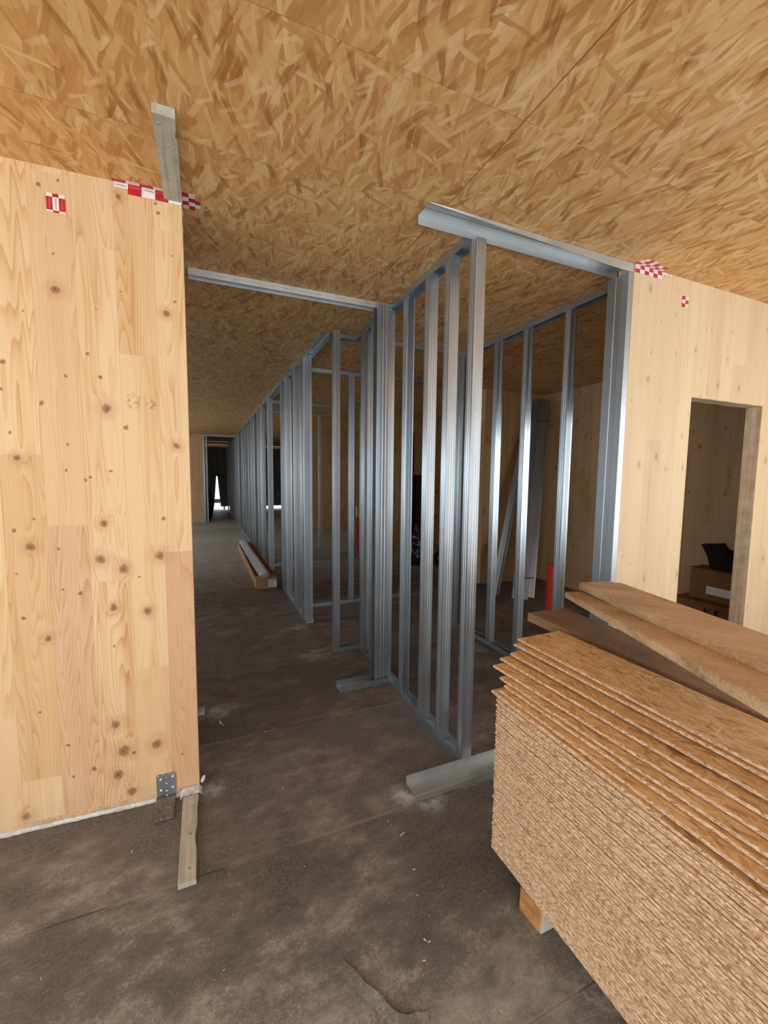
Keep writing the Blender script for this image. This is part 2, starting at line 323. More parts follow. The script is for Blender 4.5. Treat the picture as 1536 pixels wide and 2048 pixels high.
def floor_mat():
    s = N('stained_floor_panels', rough=0.62, spec=0.35)
    x, y, z = s.sep(s.obj)
    v = s.obj
    big = s.noise(s.mapping(v, (0.9, 1.2, 1)), 1.6, 6, 0.68, 0.1)
    med = s.noise(s.mapping(v, (1.2, 2.0, 1)), 4.6, 7, 0.74, 0.15)
    fine = s.noise(v, 70, 6, 0.85)
    spk = s.noise(v, 260, 3, 0.8)
    # bare panel (red brown near the frames, greyer where light dust lies, pale boards far away)
    pan = s.ramp(med, [(0.34, lin(84, 71, 68)), (0.46, lin(104, 89, 84)), (0.56, lin(122, 105, 98)), (0.68, lin(146, 130, 121))])
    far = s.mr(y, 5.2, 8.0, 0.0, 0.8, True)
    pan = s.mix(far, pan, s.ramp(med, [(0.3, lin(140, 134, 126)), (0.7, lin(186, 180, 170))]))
    grey = s.ramp(med, [(0.34, lin(112, 107, 101)), (0.5, lin(146, 140, 131)), (0.68, lin(176, 170, 160))])
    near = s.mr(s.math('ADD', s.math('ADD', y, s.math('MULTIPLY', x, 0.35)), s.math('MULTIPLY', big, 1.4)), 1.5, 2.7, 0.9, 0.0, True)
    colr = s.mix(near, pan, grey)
    # dark damp blotches with ragged borders
    bl = s.math('ADD', s.math('MULTIPLY', big, 0.62), s.math('MULTIPLY', fine, 0.42))
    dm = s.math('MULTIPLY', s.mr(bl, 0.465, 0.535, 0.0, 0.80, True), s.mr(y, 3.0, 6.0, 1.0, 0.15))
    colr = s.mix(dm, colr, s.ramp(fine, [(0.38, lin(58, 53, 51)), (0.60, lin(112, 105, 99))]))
    colr = s.mix(s.mr(s.noise(v, 1.9, 3, 0.5), 0.60, 0.74, 0.0, 0.5, True), colr, lin(160, 138, 116))
    colr = s.mix(s.mr(fine, 0.62, 0.80, 0.0, 0.35), colr, lin(164, 146, 126))
    colr = s.mix(s.mr(spk, 0.30, 0.20, 0.0, 0.55), colr, lin(48, 38, 34))
    # tone from panel to panel
    fy = s.math('DIVIDE', s.math('SUBTRACT', y, 1.585), 0.81)
    iy = s.math('FLOOR', fy)
    wn = s.n('TexWhiteNoise', noise_dimensions='1D'); s.put(wn.inputs['W'], iy)
    colr = s.mix(1.0, colr, s.ramp(wn.outputs[0], [(0.0, (0.80, 0.79, 0.78)), (1.0, (1.12, 1.10, 1.08))]), 'MULTIPLY')
    wv = s.math('MULTIPLY', s.math('SUBTRACT', s.noise(v, 7, 2), 0.5), 0.012)
    dy = s.math('MULTIPLY', s.math('ABSOLUTE', s.math('ADD', s.math('SUBTRACT', fy, s.math('ROUND', fy)), wv)), 0.81)
    dusty = s.mr(s.noise(v, 2.6, 2), 0.40, 0.52, 0.0, 1.0)
    colr = s.mix(s.math('MULTIPLY', s.mr(dy, 0.003, 0.009, 0.55, 0.0), dusty), colr, lin(150, 136, 120))
    colr = s.mix(s.math('MULTIPLY', s.mr(dy, 0.0015, 0.0035, 0.75, 0.0), s.math('SUBTRACT', 1.0, s.math('MULTIPLY', dusty, 0.6))), colr, lin(40, 32, 28))
    for (ax_, ay_, ar_) in ((0.06, 2.735, 0.13), (0.82, 1.64, 0.11), (0.84, 3.34, 0.14), (0.93, 1.575, 0.10), (0.0, 2.03, 0.09), (0.80, 4.0, 0.13)):
        dd = s.math('DIVIDE', s.vm('DISTANCE', v, (ax_, ay_, 0.0)), ar_)
        colr = s.mix(s.math('MULTIPLY', s.mr(dd, 0.1, 1.0, 0.6, 0.0, True), s.mr(s.noise(v, 14, 4, 0.6), 0.40, 0.62)), colr, lin(186, 186, 188))
    colr = s.mix(1.0, colr, (1.04, 1.14, 1.22), 'MULTIPLY')
    colr = s.mix(0.55, colr, s.ramp(spk, [(0.36, (0.8, 0.8, 0.8)), (0.5, (1.42, 1.41, 1.40)), (0.64, (1.9, 1.88, 1.85))]), 'MULTIPLY')
    s.col(colr)
    s.put(s.b.inputs['Roughness'], s.mr(bl, 0.4, 0.62, 0.72, 0.5))
    s.bump(s.math('ADD', s.math('MULTIPLY', fine, 0.6), s.math('MULTIPLY', med, 0.6)), 0.35, 0.006)
    return s.m
M['floor'] = floor_mat()

# ---------------------------------------------------------------- mesh helpers
def link(name, bm, mats, parent=None, loc=None, smooth=False):
    me = bpy.data.meshes.new(name); bmesh.ops.recalc_face_normals(bm, faces=bm.faces); bm.to_mesh(me); bm.free()
    for mm in (mats if isinstance(mats, (list, tuple)) else [mats]): me.materials.append(M[mm])
    o = bpy.data.objects.new(name, me); C.objects.link(o)
    if loc is not None: o.location = loc
    if parent is not None: o.parent = parent
    if smooth:
        for p in me.polygons: p.use_smooth = True
    return o
def tag(o, label=None, cat=None, group=None, kind=None):
    if label: o['label'] = label
    if cat: o['category'] = cat
    if group: o['group'] = group
    if kind: o['kind'] = kind
    return o
def empty(name, loc=(0, 0, 0)):
    o = bpy.data.objects.new(name, None); C.objects.link(o); o.location = loc; o.empty_display_size = 0.1; return o
def box(bm, x0, x1, y0, y1, z0, z1, mi=0):
    vs = [bm.verts.new((x, y, z)) for x in (x0, x1) for y in (y0, y1) for z in (z0, z1)]
    for q in ((0, 1, 3, 2), (4, 6, 7, 5), (0, 4, 5, 1), (2, 3, 7, 6), (0, 2, 6, 4), (1, 5, 7, 3)):
        f = bm.faces.new([vs[i] for i in q]); f.material_index = mi
    return vs
def hexa(bm, p, mi=0):
    """p: bottom 4 points then top 4 points, same order"""
    vs = [bm.verts.new(q) for q in p]
    for q in ((0, 1, 2, 3), (4, 5, 6, 7), (0, 1, 5, 4), (1, 2, 6, 5), (2, 3, 7, 6), (3, 0, 4, 7)):
        f = bm.faces.new([vs[i] for i in q]); f.material_index = mi
def ribbon(bm, pts, vec, t=0.0012, mi=0):
    """thin bent sheet: open polyline pts (3D) swept along vec, given thickness t"""
    pts = [Vector(p) for p in pts]; vec = Vector(vec); ax = vec.normalized()
    ns = []
    for i in range(len(pts)):
        a = pts[max(i - 1, 0)]; b = pts[min(i + 1, len(pts) - 1)]
        if 0 < i < len(pts) - 1:
            d1 = (pts[i] - a).normalized(); d2 = (b - pts[i]).normalized()
            n1 = d1.cross(ax); n2 = d2.cross(ax); n = n1 + n2
            if n.length < 1e-6: n = n1
            n.normalize(); n = n / max(0.35, n.dot(n1))
        else:
            n = (b - a).normalized().cross(ax)
        ns.append(n)
    A = [bm.verts.new(p) for p in pts]; B = [bm.verts.new(p + n * t) for p, n in zip(pts, ns)]
    A2 = [bm.verts.new(p + vec) for p in pts]; B2 = [bm.verts.new(p + n * t + vec) for p, n in zip(pts, ns)]
    k = len(pts)
    for i in range(k - 1):
        for q in ((A[i], A[i + 1], A2[i + 1], A2[i]), (B[i + 1], B[i], B2[i], B2[i + 1]), (A[i], B[i], B[i + 1], A[i + 1]), (A2[i], A2[i + 1], B2[i + 1], B2[i])):
            bm.faces.new(q).material_index = mi
    for q in ((A[0], A2[0], B2[0], B[0]), (A[-1], B[-1], B2[-1], A2[-1])): bm.faces.new(q).material_index = mi
def cyl(bm, p0, p1, r0, r1=None, seg=20, cap=True, mi=0):
    p0 = Vector(p0); p1 = Vector(p1); r1 = r0 if r1 is None else r1
    ax = (p1 - p0).normalized(); t = ax.orthogonal().normalized(); b = ax.cross(t)
    ra, rb = [], []
    for i in range(seg):
        a = 2 * math.pi * i / seg; d = t * math.cos(a) + b * math.sin(a)
        ra.append(bm.verts.new(p0 + d * r0)); rb.append(bm.verts.new(p1 + d * r1))
    for i in range(seg):
        j = (i + 1) % seg; bm.faces.new((ra[i], ra[j], rb[j], rb[i])).material_index = mi
    if cap:
        bm.faces.new(ra).material_index = mi; bm.faces.new(rb).material_index = mi
def struct(name, bm, mats, parent=None):
    o = link(name, bm, mats, parent)
    o['kind'] = 'structure'
    return o

# ---------------------------------------------------------------- the shell
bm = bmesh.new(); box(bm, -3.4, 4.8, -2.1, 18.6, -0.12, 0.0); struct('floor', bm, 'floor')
bm = bmesh.new(); box(bm, -3.4, 4.8, -2.1, 18.6, H, H + 0.15); struct('ceiling', bm, 'osb_ceiling')

# left panel, its front very slightly turned
def wedge(bm, x0, x1, ya, yb, t, z0, z1):
    hexa(bm, [(x0, ya, z0), (x1, yb, z0), (x1, yb + t, z0), (x0, ya + t, z0), (x0, ya, z1), (x1, yb, z1), (x1, yb + t, z1), (x0, ya + t, z1)])
bm = bmesh.new(); wedge(bm, -3.2, -0.055, 2.203, 2.046, 0.10, 0.0, H); struct('wall_left', bm, 'clt_left')
# right panel with the door opening
DX0, DX1, DZ = 2.737, 3.508, 1.993
bm = bmesh.new()
box(bm, 2.172, DX0, 1.65, 1.745, 0, H); box(bm, DX1, 4.5, 1.65, 1.745, 0, H); box(bm, DX0, DX1, 1.65, 1.745, DZ, H)
bmesh.ops.remove_doubles(bm, verts=bm.verts, dist=1e-5)
struct('wall_right', bm, 'clt_right')
bm = bmesh.new()
box(bm, DX0 - 0.001, DX0 + 0.004, 1.652, 1.743, 0, DZ); box(bm, DX1 - 0.004, DX1 + 0.001, 1.652, 1.743, 0, DZ); box(bm, DX0, DX1, 1.652, 1.743, DZ - 0.004, DZ + 0.001)
struct('door_1', bm, 'reveal')
# east side and the rooms behind
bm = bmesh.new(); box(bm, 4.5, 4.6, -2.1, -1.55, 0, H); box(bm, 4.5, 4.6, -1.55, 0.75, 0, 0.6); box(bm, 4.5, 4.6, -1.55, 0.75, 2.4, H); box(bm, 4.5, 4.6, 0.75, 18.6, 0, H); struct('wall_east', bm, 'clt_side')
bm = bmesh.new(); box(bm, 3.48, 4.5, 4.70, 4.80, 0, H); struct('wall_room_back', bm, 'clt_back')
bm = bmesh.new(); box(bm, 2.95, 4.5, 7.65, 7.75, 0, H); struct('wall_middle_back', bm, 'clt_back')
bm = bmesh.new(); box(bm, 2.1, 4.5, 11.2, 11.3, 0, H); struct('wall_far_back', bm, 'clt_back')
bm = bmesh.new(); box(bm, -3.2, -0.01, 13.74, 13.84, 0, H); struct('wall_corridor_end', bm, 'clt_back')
# south side behind the viewer, wide opening
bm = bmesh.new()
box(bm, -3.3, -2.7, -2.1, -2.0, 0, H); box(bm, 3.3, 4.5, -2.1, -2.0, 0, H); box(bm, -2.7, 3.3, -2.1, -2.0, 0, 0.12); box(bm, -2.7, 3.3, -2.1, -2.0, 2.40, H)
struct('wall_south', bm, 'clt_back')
# west side with its openings
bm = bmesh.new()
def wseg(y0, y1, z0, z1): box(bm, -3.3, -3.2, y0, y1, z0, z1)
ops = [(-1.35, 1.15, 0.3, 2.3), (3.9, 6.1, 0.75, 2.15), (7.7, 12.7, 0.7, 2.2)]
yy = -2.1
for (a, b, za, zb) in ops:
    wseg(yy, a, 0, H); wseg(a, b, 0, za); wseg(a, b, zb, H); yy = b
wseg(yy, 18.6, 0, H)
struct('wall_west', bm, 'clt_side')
# tarpaulin closing the far end is hung in front of the open north side
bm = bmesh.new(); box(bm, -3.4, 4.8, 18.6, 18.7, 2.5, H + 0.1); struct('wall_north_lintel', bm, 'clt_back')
bm = bmesh.new(); box(bm, -30, 30, 18.7, 60, -0.3, -0.15); struct('ground_outside', bm, 'outside')

# sealing film along the base of the left panel
bm = bmesh.new()
rows = []
for i in range(160):
    t = i / 159; x = -0.055 - t * 1.6; y = 2.046 + t * 1.6 * 0.05
    a = 0.006 * noise.noise(Vector((x * 40, 0, 0))); b = 0.008 * noise.noise(Vector((x * 25, 5, 0)))
    rows.append([bm.verts.new(p) for p in ((x, y - 0.0015, 0.013 + a * .5), (x, y - 0.004 - abs(b) * .5, 0.009 + a * .5), (x, y - 0.006 + b * .5, 0.004), (x, y - 0.012 - abs(b), 0.002), (x, y - 0.001, 0.002))])
for i in range(159):
    for j in range(4): bm.faces.new((rows[i][j], rows[i + 1][j], rows[i + 1][j + 1], rows[i][j + 1]))
struct('trim_1', bm, 'film')
bm = bmesh.new(); wedge(bm, -1.65, -0.055, 2.1245, 2.0445, 0.0012, 0.0, 0.034); struct('trim_2', bm, 'plank_side')

# ---------------------------------------------------------------- steel profiles
def cprof(w, d, ribs=True, lip=0.007):
    """C section in (u, v): web on u from 0 to w at v=0, flanges to v=d"""
    g = 0.0014
    def rib(a, b, horizontal, base):
        pass
    p = [(lip, d), (0, d)]
    if ribs: p += [(0, d * 0.66), (g, d * 0.62), (g, d * 0.52), (0, d * 0.48), (0, d * 0.36), (g, d * 0.32), (g, d * 0.24), (0, d * 0.2)]
    p += [(0, 0)]
    if ribs: p += [(w * 0.30, 0), (w * 0.34, g), (w * 0.44, g), (w * 0.48, 0), (w * 0.56, 0), (w * 0.60, g), (w * 0.68, g), (w * 0.72, 0)]
    p += [(w, 0)]
    if ribs: p += [(w, d * 0.2), (w - g, d * 0.24), (w - g, d * 0.32), (w, d * 0.36), (w, d * 0.48), (w - g, d * 0.52), (w - g, d * 0.62), (w, d * 0.66)]
    p += [(w, d), (w - lip, d)]
    return p
def stud(parent, x, y, face, w=0.055, d=0.05, z0=0.003, z1=H - 0.006, mat='steel', name='stud', ribs=True):
    """face: side the web looks to. (x, y) = lowest-x / front corner of the section"""
    f = {'S': lambda u, v: (x + u, y + v), 'N': lambda u, v: (x + u, y + d - v), 'W': lambda u, v: (x + v, y + u), 'E': lambda u, v: (x + d - v, y + u)}[face]
    pts = [(*f(u, v), z0) for u, v in cprof(w, d, ribs)]
    bm = bmesh.new(); ribbon(bm, pts, (0, 0, z1 - z0), 0.0011)
    return link(name, bm, mat, parent)
def utrack(bm, axis, a0, a1, c0, c1, z, hgt, up=True, lipz=0.0):
    """U track: runs along axis from a0 to a1, web between c0..c1 at height z"""
    s = 1 if up else -1
    prof = [(c0, z + s * hgt), (c0, z + s * 0.001), (c0 + (c1 - c0) * .3, z + s * 0.001), (c0 + (c1 - c0) * .36, z + s * 0.003), (c0 + (c1 - c0) * .64, z + s * 0.003), (c0 + (c1 - c0) * .7, z + s * 0.001), (c1, z + s * 0.001), (c1, z + s * hgt)]
    if axis == 'y': ribbon(bm, [(c, a0, zz) for c, zz in prof], (0, a1 - a0, 0), 0.0011)
    else: ribbon(bm, [(a0, c, zz) for c, zz in prof], (a1 - a0, 0, 0), 0.0011)
def track(parent, name, *a, mat='steel', **k):
    bm = bmesh.new(); utrack(bm, *a, **k); return link(name, bm, mat, parent)
def screw(parent, x, y, z, nx, ny, nz=0, r=0.004):
    bm = bmesh.new(); n = Vector((nx, ny, nz)); cyl(bm, Vector((x, y, z)), Vector((x, y, z)) + n * 0.002, r, r * 0.8, 10)
    return link('screw', bm, 'steel_dark', parent)

# A: the nearest frame, running away from the viewer
A = empty('stud_wall_frame', (1.19, 1.712, 0)); tag(A, 'nearest galvanised stud wall frame, its front stud standing behind the wide floor channel', 'metal frame', 'galvanised stud wall frames')
def under(root, o):
    o.location = Vector(o.location) - Vector(root.location); return o
def S_(root, *a, **k): return under(root, stud(root, *a, **k))
def T_(root, *a, **k): return under(root, track(root, *a, **k))
T_(A, 'bottom_track', 'y', 1.716, 3.32, 1.188, 1.248, 0.0, 0.040)
T_(A, 'top_track', 'y', 1.80, 3.40, 1.188, 1.248, H - 0.0005, 0.042, up=False)
for i, (y, f) in enumerate([(1.714, 'S'), (1.935, 'S'), (2.150, 'S'), (2.435, 'N'), (2.735, 'S'), (3.03, 'N'), (3.165, 'S')]):
    S_(A, 1.1905, y, f, d=0.028 if i == 5 else 0.05, z0=0.004, z1=H - (0.047 if i == 0 else 0.022), mat='steel' if i != 1 else 'steel')
for z in (0.030, 1.34, 2.60):
    under(A, screw(A, 1.1895, 2.76, z, -1, 0)); under(A, screw(A, 1.1895, 3.19, z, -1, 0))

# wide header channel on the ceiling
bm = bmesh.new()
L0, L1 = 0.905, 2.165
def hdr(t):
    x = L0 + (L1 - L0) * t; f = 0.004 + 0.042 * min(1, t * 1.15)
    return [(x, 1.652, H - f), (x, 1.650, H - 0.002), (x, 1.690, H - 0.002), (x, 1.694, H - 0.0035), (x, 1.716, H - 0.0035), (x, 1.72, H - 0.002), (x, 1.752, H - 0.002), (x, 1.752, H - 0.042)]
R = []
for i in range(15):
    p = hdr(i / 14); a = [bm.verts.new(q) for q in p]
    b = [bm.verts.new((q[0], q[1] + dy, q[2] + dz)) for q, (dy, dz) in zip(p, [(.0012, 0), (.0012, -.0012), (0, -.0012), (0, -.0012), (0, -.0012), (0, -.0012), (-.0012, -.0012), (-.0012, 0)])]
    R.append((a, b))
for i in range(14):
    (a, b), (c, d) = R[i], R[i + 1]
    for j in range(7):
        bm.faces.new((a[j], a[j + 1], c[j + 1], c[j])); bm.faces.new((b[j + 1], b[j], d[j], d[j + 1]))
    bm.faces.new((a[0], c[0], d[0], b[0])); bm.faces.new((a[7], b[7], d[7], c[7]))
for a, b in (R[0], R[-1]):
    for j in range(7): bm.faces.new((a[j], a[j + 1], b[j + 1], b[j]))
tag(link('ceiling_channel', bm, 'steel_mid'), 'wide galvanised channel screwed flat to the ceiling above the nearest stud frame', 'metal channel')

# wide loose floor channel
bm = bmesh.new()
x0, x1 = 0.868, 2.165
prof = [(1.712, 0.042), (1.710, 0.002), (1.68, 0.001), (1.675, 0.0035), (1.622, 0.0035), (1.617, 0.001), (1.586, 0.002)]
ribbon(bm, [(x0, y, z) for y, z in prof], (x1 - x0, 0, 0), 0.0012)
# its front flange, dented down at the left end
R = []
for i in range(13):
    t = i / 12; x = x0 + 0.012 + (x1 - x0 - 0.012) * t; k = min(1, t * 3.0)
    R.append([bm.verts.new(p) for p in ((x, 1.586, 0.002), (x, 1.586 + 0.002 * k, 0.010 + 0.026 * k), (x, 1.5872 + 0.002 * k, 0.010 + 0.026 * k), (x, 1.5872, 0.002))])
for i in range(12):
    for j in range(4): bm.faces.new((R[i][j], R[i][(j + 1) % 4], R[i + 1][(j + 1) % 4], R[i + 1][j]))
tag(link('floor_channel', bm, 'steel_mid'), 'wide galvanised channel lying on the floor in front of the nearest stud', 'metal channel')

# wide channel standing against the end of the right panel
bm = bmesh.new()
ribbon(bm, [(2.170, 1.6495, 0.04), (2.130, 1.6495, 0.04), (2.128, 1.69, 0.04), (2.131, 1.694, 0.04), (2.131, 1.722, 0.04), (2.128, 1.726, 0.04), (2.128, 1.775, 0.04), (2.170, 1.775, 0.04)], (0, 0, H - 0.09), 0.0012)
tag(link('wall_channel', bm, 'steel_dark'), 'upright galvanised channel fixed to the left edge of the right wooden wall', 'metal channel')

# D: frame running back from the right panel
D = empty('stud_wall_frame', (2.28, 1.8, 0)); tag(D, 'stud wall frame running back from the right wooden wall, red pipe rising behind its studs', 'metal frame', 'galvanised stud wall frames')
T_(D, 'bottom_track', 'y', 1.80, 3.46, 2.278, 2.338, 0.0, 0.040, mat='steel_dark')
T_(D, 'top_track', 'y', 1.78, 3.47, 2.278, 2.338, H - 0.0005, 0.040, up=False, mat='steel')
for y, f in ((1.82, 'N'), (2.172, 'S'), (2.575, 'S'), (2.925, 'S'), (3.31, 'N')): S_(D, 2.2805, y, f, z1=H - 0.02)
S_(D, 2.225, 3.40, 'S', z1=H - 0.02)

# left header track across the corridor, with its jamb stud and shoes
Hh = empty('corridor_header_frame', (1.08, 2.70, 0)); tag(Hh, 'steel frame across the corridor mouth, long ceiling rail, jamb stud and short floor shoes', 'metal frame')
T_(Hh, 'ceiling_rail', 'x', -0.052, 1.205, 2.700, 2.762, H - 0.0005, 0.040, up=False, mat='steel_bright')
T_(Hh, 'floor_shoe', 'x', 0.828, 1.186, 2.655, 2.752, 0.0, 0.040)
T_(Hh, 'floor_shoe', 'x', -0.35, -0.032, 2.655, 2.752, 0.0, 0.036)
S_(Hh, 1.088, 2.668, 'E', w=0.075, d=0.085, z0=0.004, z1=H - 0.02)
S_(Hh, -0.34, 2.668, 'W', w=0.075, d=0.05, z0=0.004, z1=H - 0.02)
# faint printed marks on the rail
bm = bmesh.new()
for i in range(46):
    x = 0.10 + i * 0.021 + random.uniform(-.003, .003)
    if i % 9 in (3, 4): continue
    box(bm, x, x + random.uniform(.002, .007), 2.6982, 2.6990, H - 0.022 - random.uniform(0, .002), H - 0.019)
o = link('printed_marks', bm, 'ink_grey'); o.parent = Hh; o.location = -Vector(Hh.location)

# C: short frame behind the opening
Cf = empty('stud_wall_frame', (0.98, 3.36, 0)); tag(Cf, 'short steel cross frame behind the corridor opening, stud on a short floor track', 'metal frame', 'galvanised stud wall frames')
T_(Cf, 'top_track', 'x', 0.99, 2.28, 3.40, 3.455, H - 0.0005, 0.040, up=False)
T_(Cf, 'bottom_track', 'x', 0.975, 1.26, 3.30, 3.355, 0.0, 0.036)
S_(Cf, 0.978, 3.31, 'S', w=0.05, z1=H - 0.006)
S_(Cf, 1.191, 3.222, 'N', w=0.052, z1=H - 0.02, mat='steel')
bm = bmesh.new(); box(bm, 0.70, 0.96, 3.30, 3.36, 0.0, 0.003); o = link('foot_plate', bm, 'steel_dark', Cf); o.location = -Vector(Cf.location)

# B: long corridor frame, in two runs
B = empty('stud_wall_frame', (0.91, 4.1, 0)); tag(B, 'corridor stud frame with a perforated end stud, nearer than the cardboard box', 'metal frame', 'galvanised stud wall frames')
T_(B, 'top_track', 'y', 3.44, 5.62, 0.908, 0.988, H - 0.0005, 0.040, up=False)
T_(B, 'bottom_track', 'y', 4.06, 5.58, 0.908, 0.988, 0.0, 0.038)
S_(B, 0.9085, 4.10, 'S', w=0.078, d=0.05, mat='steel_perf', name='perforated_stud')
for y, f in ((4.18, 'W'), (4.60, 'S'), (5.12, 'S'), (5.42, 'N')): S_(B, 0.9095, y, f, w=0.076, z1=H - 0.012, mat='steel')
B2 = empty('stud_wall_frame', (0.91, 6.6, 0)); tag(B2, 'long receding stud frame down the corridor, beginning beside the cardboard box', 'metal frame', 'galvanised stud wall frames')
T_(B2, 'top_track', 'y', 5.62, 13.9, 0.908, 0.988, H - 0.0005, 0.040, up=False)
T_(B2, 'bottom_track', 'y', 6.6, 13.9, 0.908, 0.988, 0.0, 0.038)
ys = [6.62, 7.45, 7.95, 8.45, 9.05, 9.65, 10.3, 10.9, 11.5, 12.2, 12.9, 13.6]
for i, y in enumerate(ys): S_(B2, 0.9095, y, 'SNSN'[i % 4], w=0.076, z1=H - 0.012, mat='steel' if i % 3 else 'steel_dark')
B3 = empty('stud_wall_frame', (0.91, 14.0, 0)); tag(B3, 'farthest stud frame of the corridor, reaching the grey tarpaulin', 'metal frame', 'galvanised stud wall frames')
T_(B3, 'top_track', 'y', 14.0, 18.0, 0.908, 0.988, H - 0.0005, 0.040, up=False)
T_(B3, 'bottom_track', 'y', 14.0, 18.0, 0.908, 0.988, 0.0, 0.038)
for y in (14.3, 15.2, 16.4, 17.4): S_(B3, 0.9095, y, 'S', w=0.076, mat='steel_dark')

# E: frame across at y = 4.6
E = empty('stud_wall_frame', (1.1, 4.6, 0)); tag(E, 'cross frame one room back, single stud between low floor track and ceiling track', 'metal frame', 'galvanised stud wall frames')
T_(E, 'top_track', 'x', 0.99, 3.0, 4.60, 4.66, H - 0.0005, 0.040, up=False)
T_(E, 'bottom_track', 'x', 0.99, 3.48, 4.56, 4.62, 0.0, 0.040)
S_(E, 1.535, 4.575, 'S', w=0.055, z1=H - 0.012)
# F: frames still further
F = empty('stud_wall_frame', (1.0, 6.9, 0)); tag(F, 'cross frame two rooms back, in front of the red pipe with the yellow cap', 'metal frame', 'galvanised stud wall frames')
T_(F, 'bottom_track', 'x', 0.99, 2.95, 6.86, 6.93, 0.0, 0.040)
T_(F, 'top_track', 'x', 0.99, 2.95, 6.86, 6.93, H - 0.0005, 0.040, up=False, mat='steel_dark')
S_(F, 2.36, 6.87, 'N', w=0.06, mat='steel_dark'); S_(F, 2.50, 6.87, 'S', w=0.03, mat='steel_dark')
G = empty('stud_wall_frame', (1.0, 8.0, 0)); tag(G, 'dim cross frame three rooms back with one thin stud', 'metal frame', 'galvanised stud wall frames')
T_(G, 'bottom_track', 'x', 0.99, 2.10, 7.95, 8.02, 0.0, 0.040, mat='steel_dark')
T_(G, 'top_track', 'x', 0.99, 3.2, 7.95, 8.02, H - 0.0005, 0.040, up=False, mat='steel_dark')
S_(G, 2.05, 7.96, 'W', w=0.06, mat='steel_dark')
# loose tracks on the floor of the middle room
for i, (yy, xx0, xx1) in enumerate([(7.12, 1.1, 2.9), (7.42, 1.0, 2.8)]):
    bm = bmesh.new(); utrack(bm, 'x', xx0, xx1, yy, yy + 0.07, 0.0, 0.035)
    tag(link('loose_track', bm, 'steel_dark'), ['loose steel track lying on the floor, directly behind the second cross frame', 'loose steel track lying farthest back, near the red pipe with yellow cap'][i], 'metal track', 'loose tracks on the floor')

# door frame of steel at the corridor end
K = empty('door_stud_frame', (0.0, 13.7, 0)); tag(K, 'narrow steel door frame at the far end of the corridor beside the wooden wall', 'metal frame')
T_(K, 'top_track', 'x', 0.0, 0.905, 13.74, 13.80, H - 0.0005, 0.05, up=False)
S_(K, -0.008, 13.70, 'S', w=0.05, d=0.05); S_(K, 0.07, 13.75, 'S', w=0.045, d=0.05)
K2 = empty('door_stud_frame', (0.0, 16.4, 0)); tag(K2, 'second steel header farther down the corridor just before the tarpaulin', 'metal frame')
T_(K2, 'top_track', 'x', -0.9, 0.905, 16.40, 16.46, H - 0.0005, 0.05, up=False); S_(K2, 0.80, 16.40, 'S', w=0.03, mat='steel_dark')

# ---------------------------------------------------------------- tarpaulin with a gap
bm = bmesh.new()
nx, nz = 90, 46; X0, X1 = -3.2, 4.5; grid = {}
cols = sorted(set([X0 + (X1 - X0) * i / nx for i in range(nx + 1)] + [0.49]))
def slit(z): return 0.0 if z > 1.36 else 0.02 + 0.135 * (1.36 - z) / 1.36 * 0.9
for s_i, (xa, xb) in enumerate(((X0, 0.49), (0.49, X1))):
    g = []
    for i in range(46):
        t = i / 45; row = []
        for j in range(nz + 1):
            z = 0.14 + (2.55 - 0.14) * j / nz
            e = 0.49 - slit(z) if s_i == 0 else 0.49 + slit(z)
            x = xa + (e - xa) * t if s_i == 0 else e + (xb - e) * t
            if x < -0.2 and s_i == 0: zlow = 0.0
            y = 18.3 + 0.03 * math.sin(x * 9) + 0.02 * math.sin(x * 23 + z * 2) + 0.02 * noise.noise(Vector((x * 3, z * 2, 1)))
            row.append(bm.verts.new((x, y, z)))
        g.append(row)
    for i in range(45):
        for j in range(nz): bm.faces.new((g[i][j], g[i + 1][j], g[i + 1][j + 1], g[i][j + 1]))
o = link('tarpaulin', bm, 'tarp', smooth=True); md = o.modifiers.new('s', 'SOLIDIFY'); md.thickness = 0.003
tag(o, 'dark grey tarpaulin closing the far end, daylight showing through its tapering slit', 'tarpaulin')
bm = bmesh.new(); box(bm, -3.2, 4.5, 18.14, 18.18, 1.40, 1.46); tag(link('rail', bm, 'plank_dark'), 'dark horizontal rail across the tarpaulin at the far end', 'rail')
bm = bmesh.new(); box(bm, 0.20, 0.80, 18.75, 18.85, 0.26, 0.42); box(bm, 0.20, 0.26, 18.75, 18.85, -0.15, 0.26); box(bm, 0.74, 0.80, 18.75, 18.85, -0.15, 0.26); tag(link('timber_baulk', bm, 'plank_dark'), 'dark timber seen outside through the slit of the tarpaulin', 'timber')

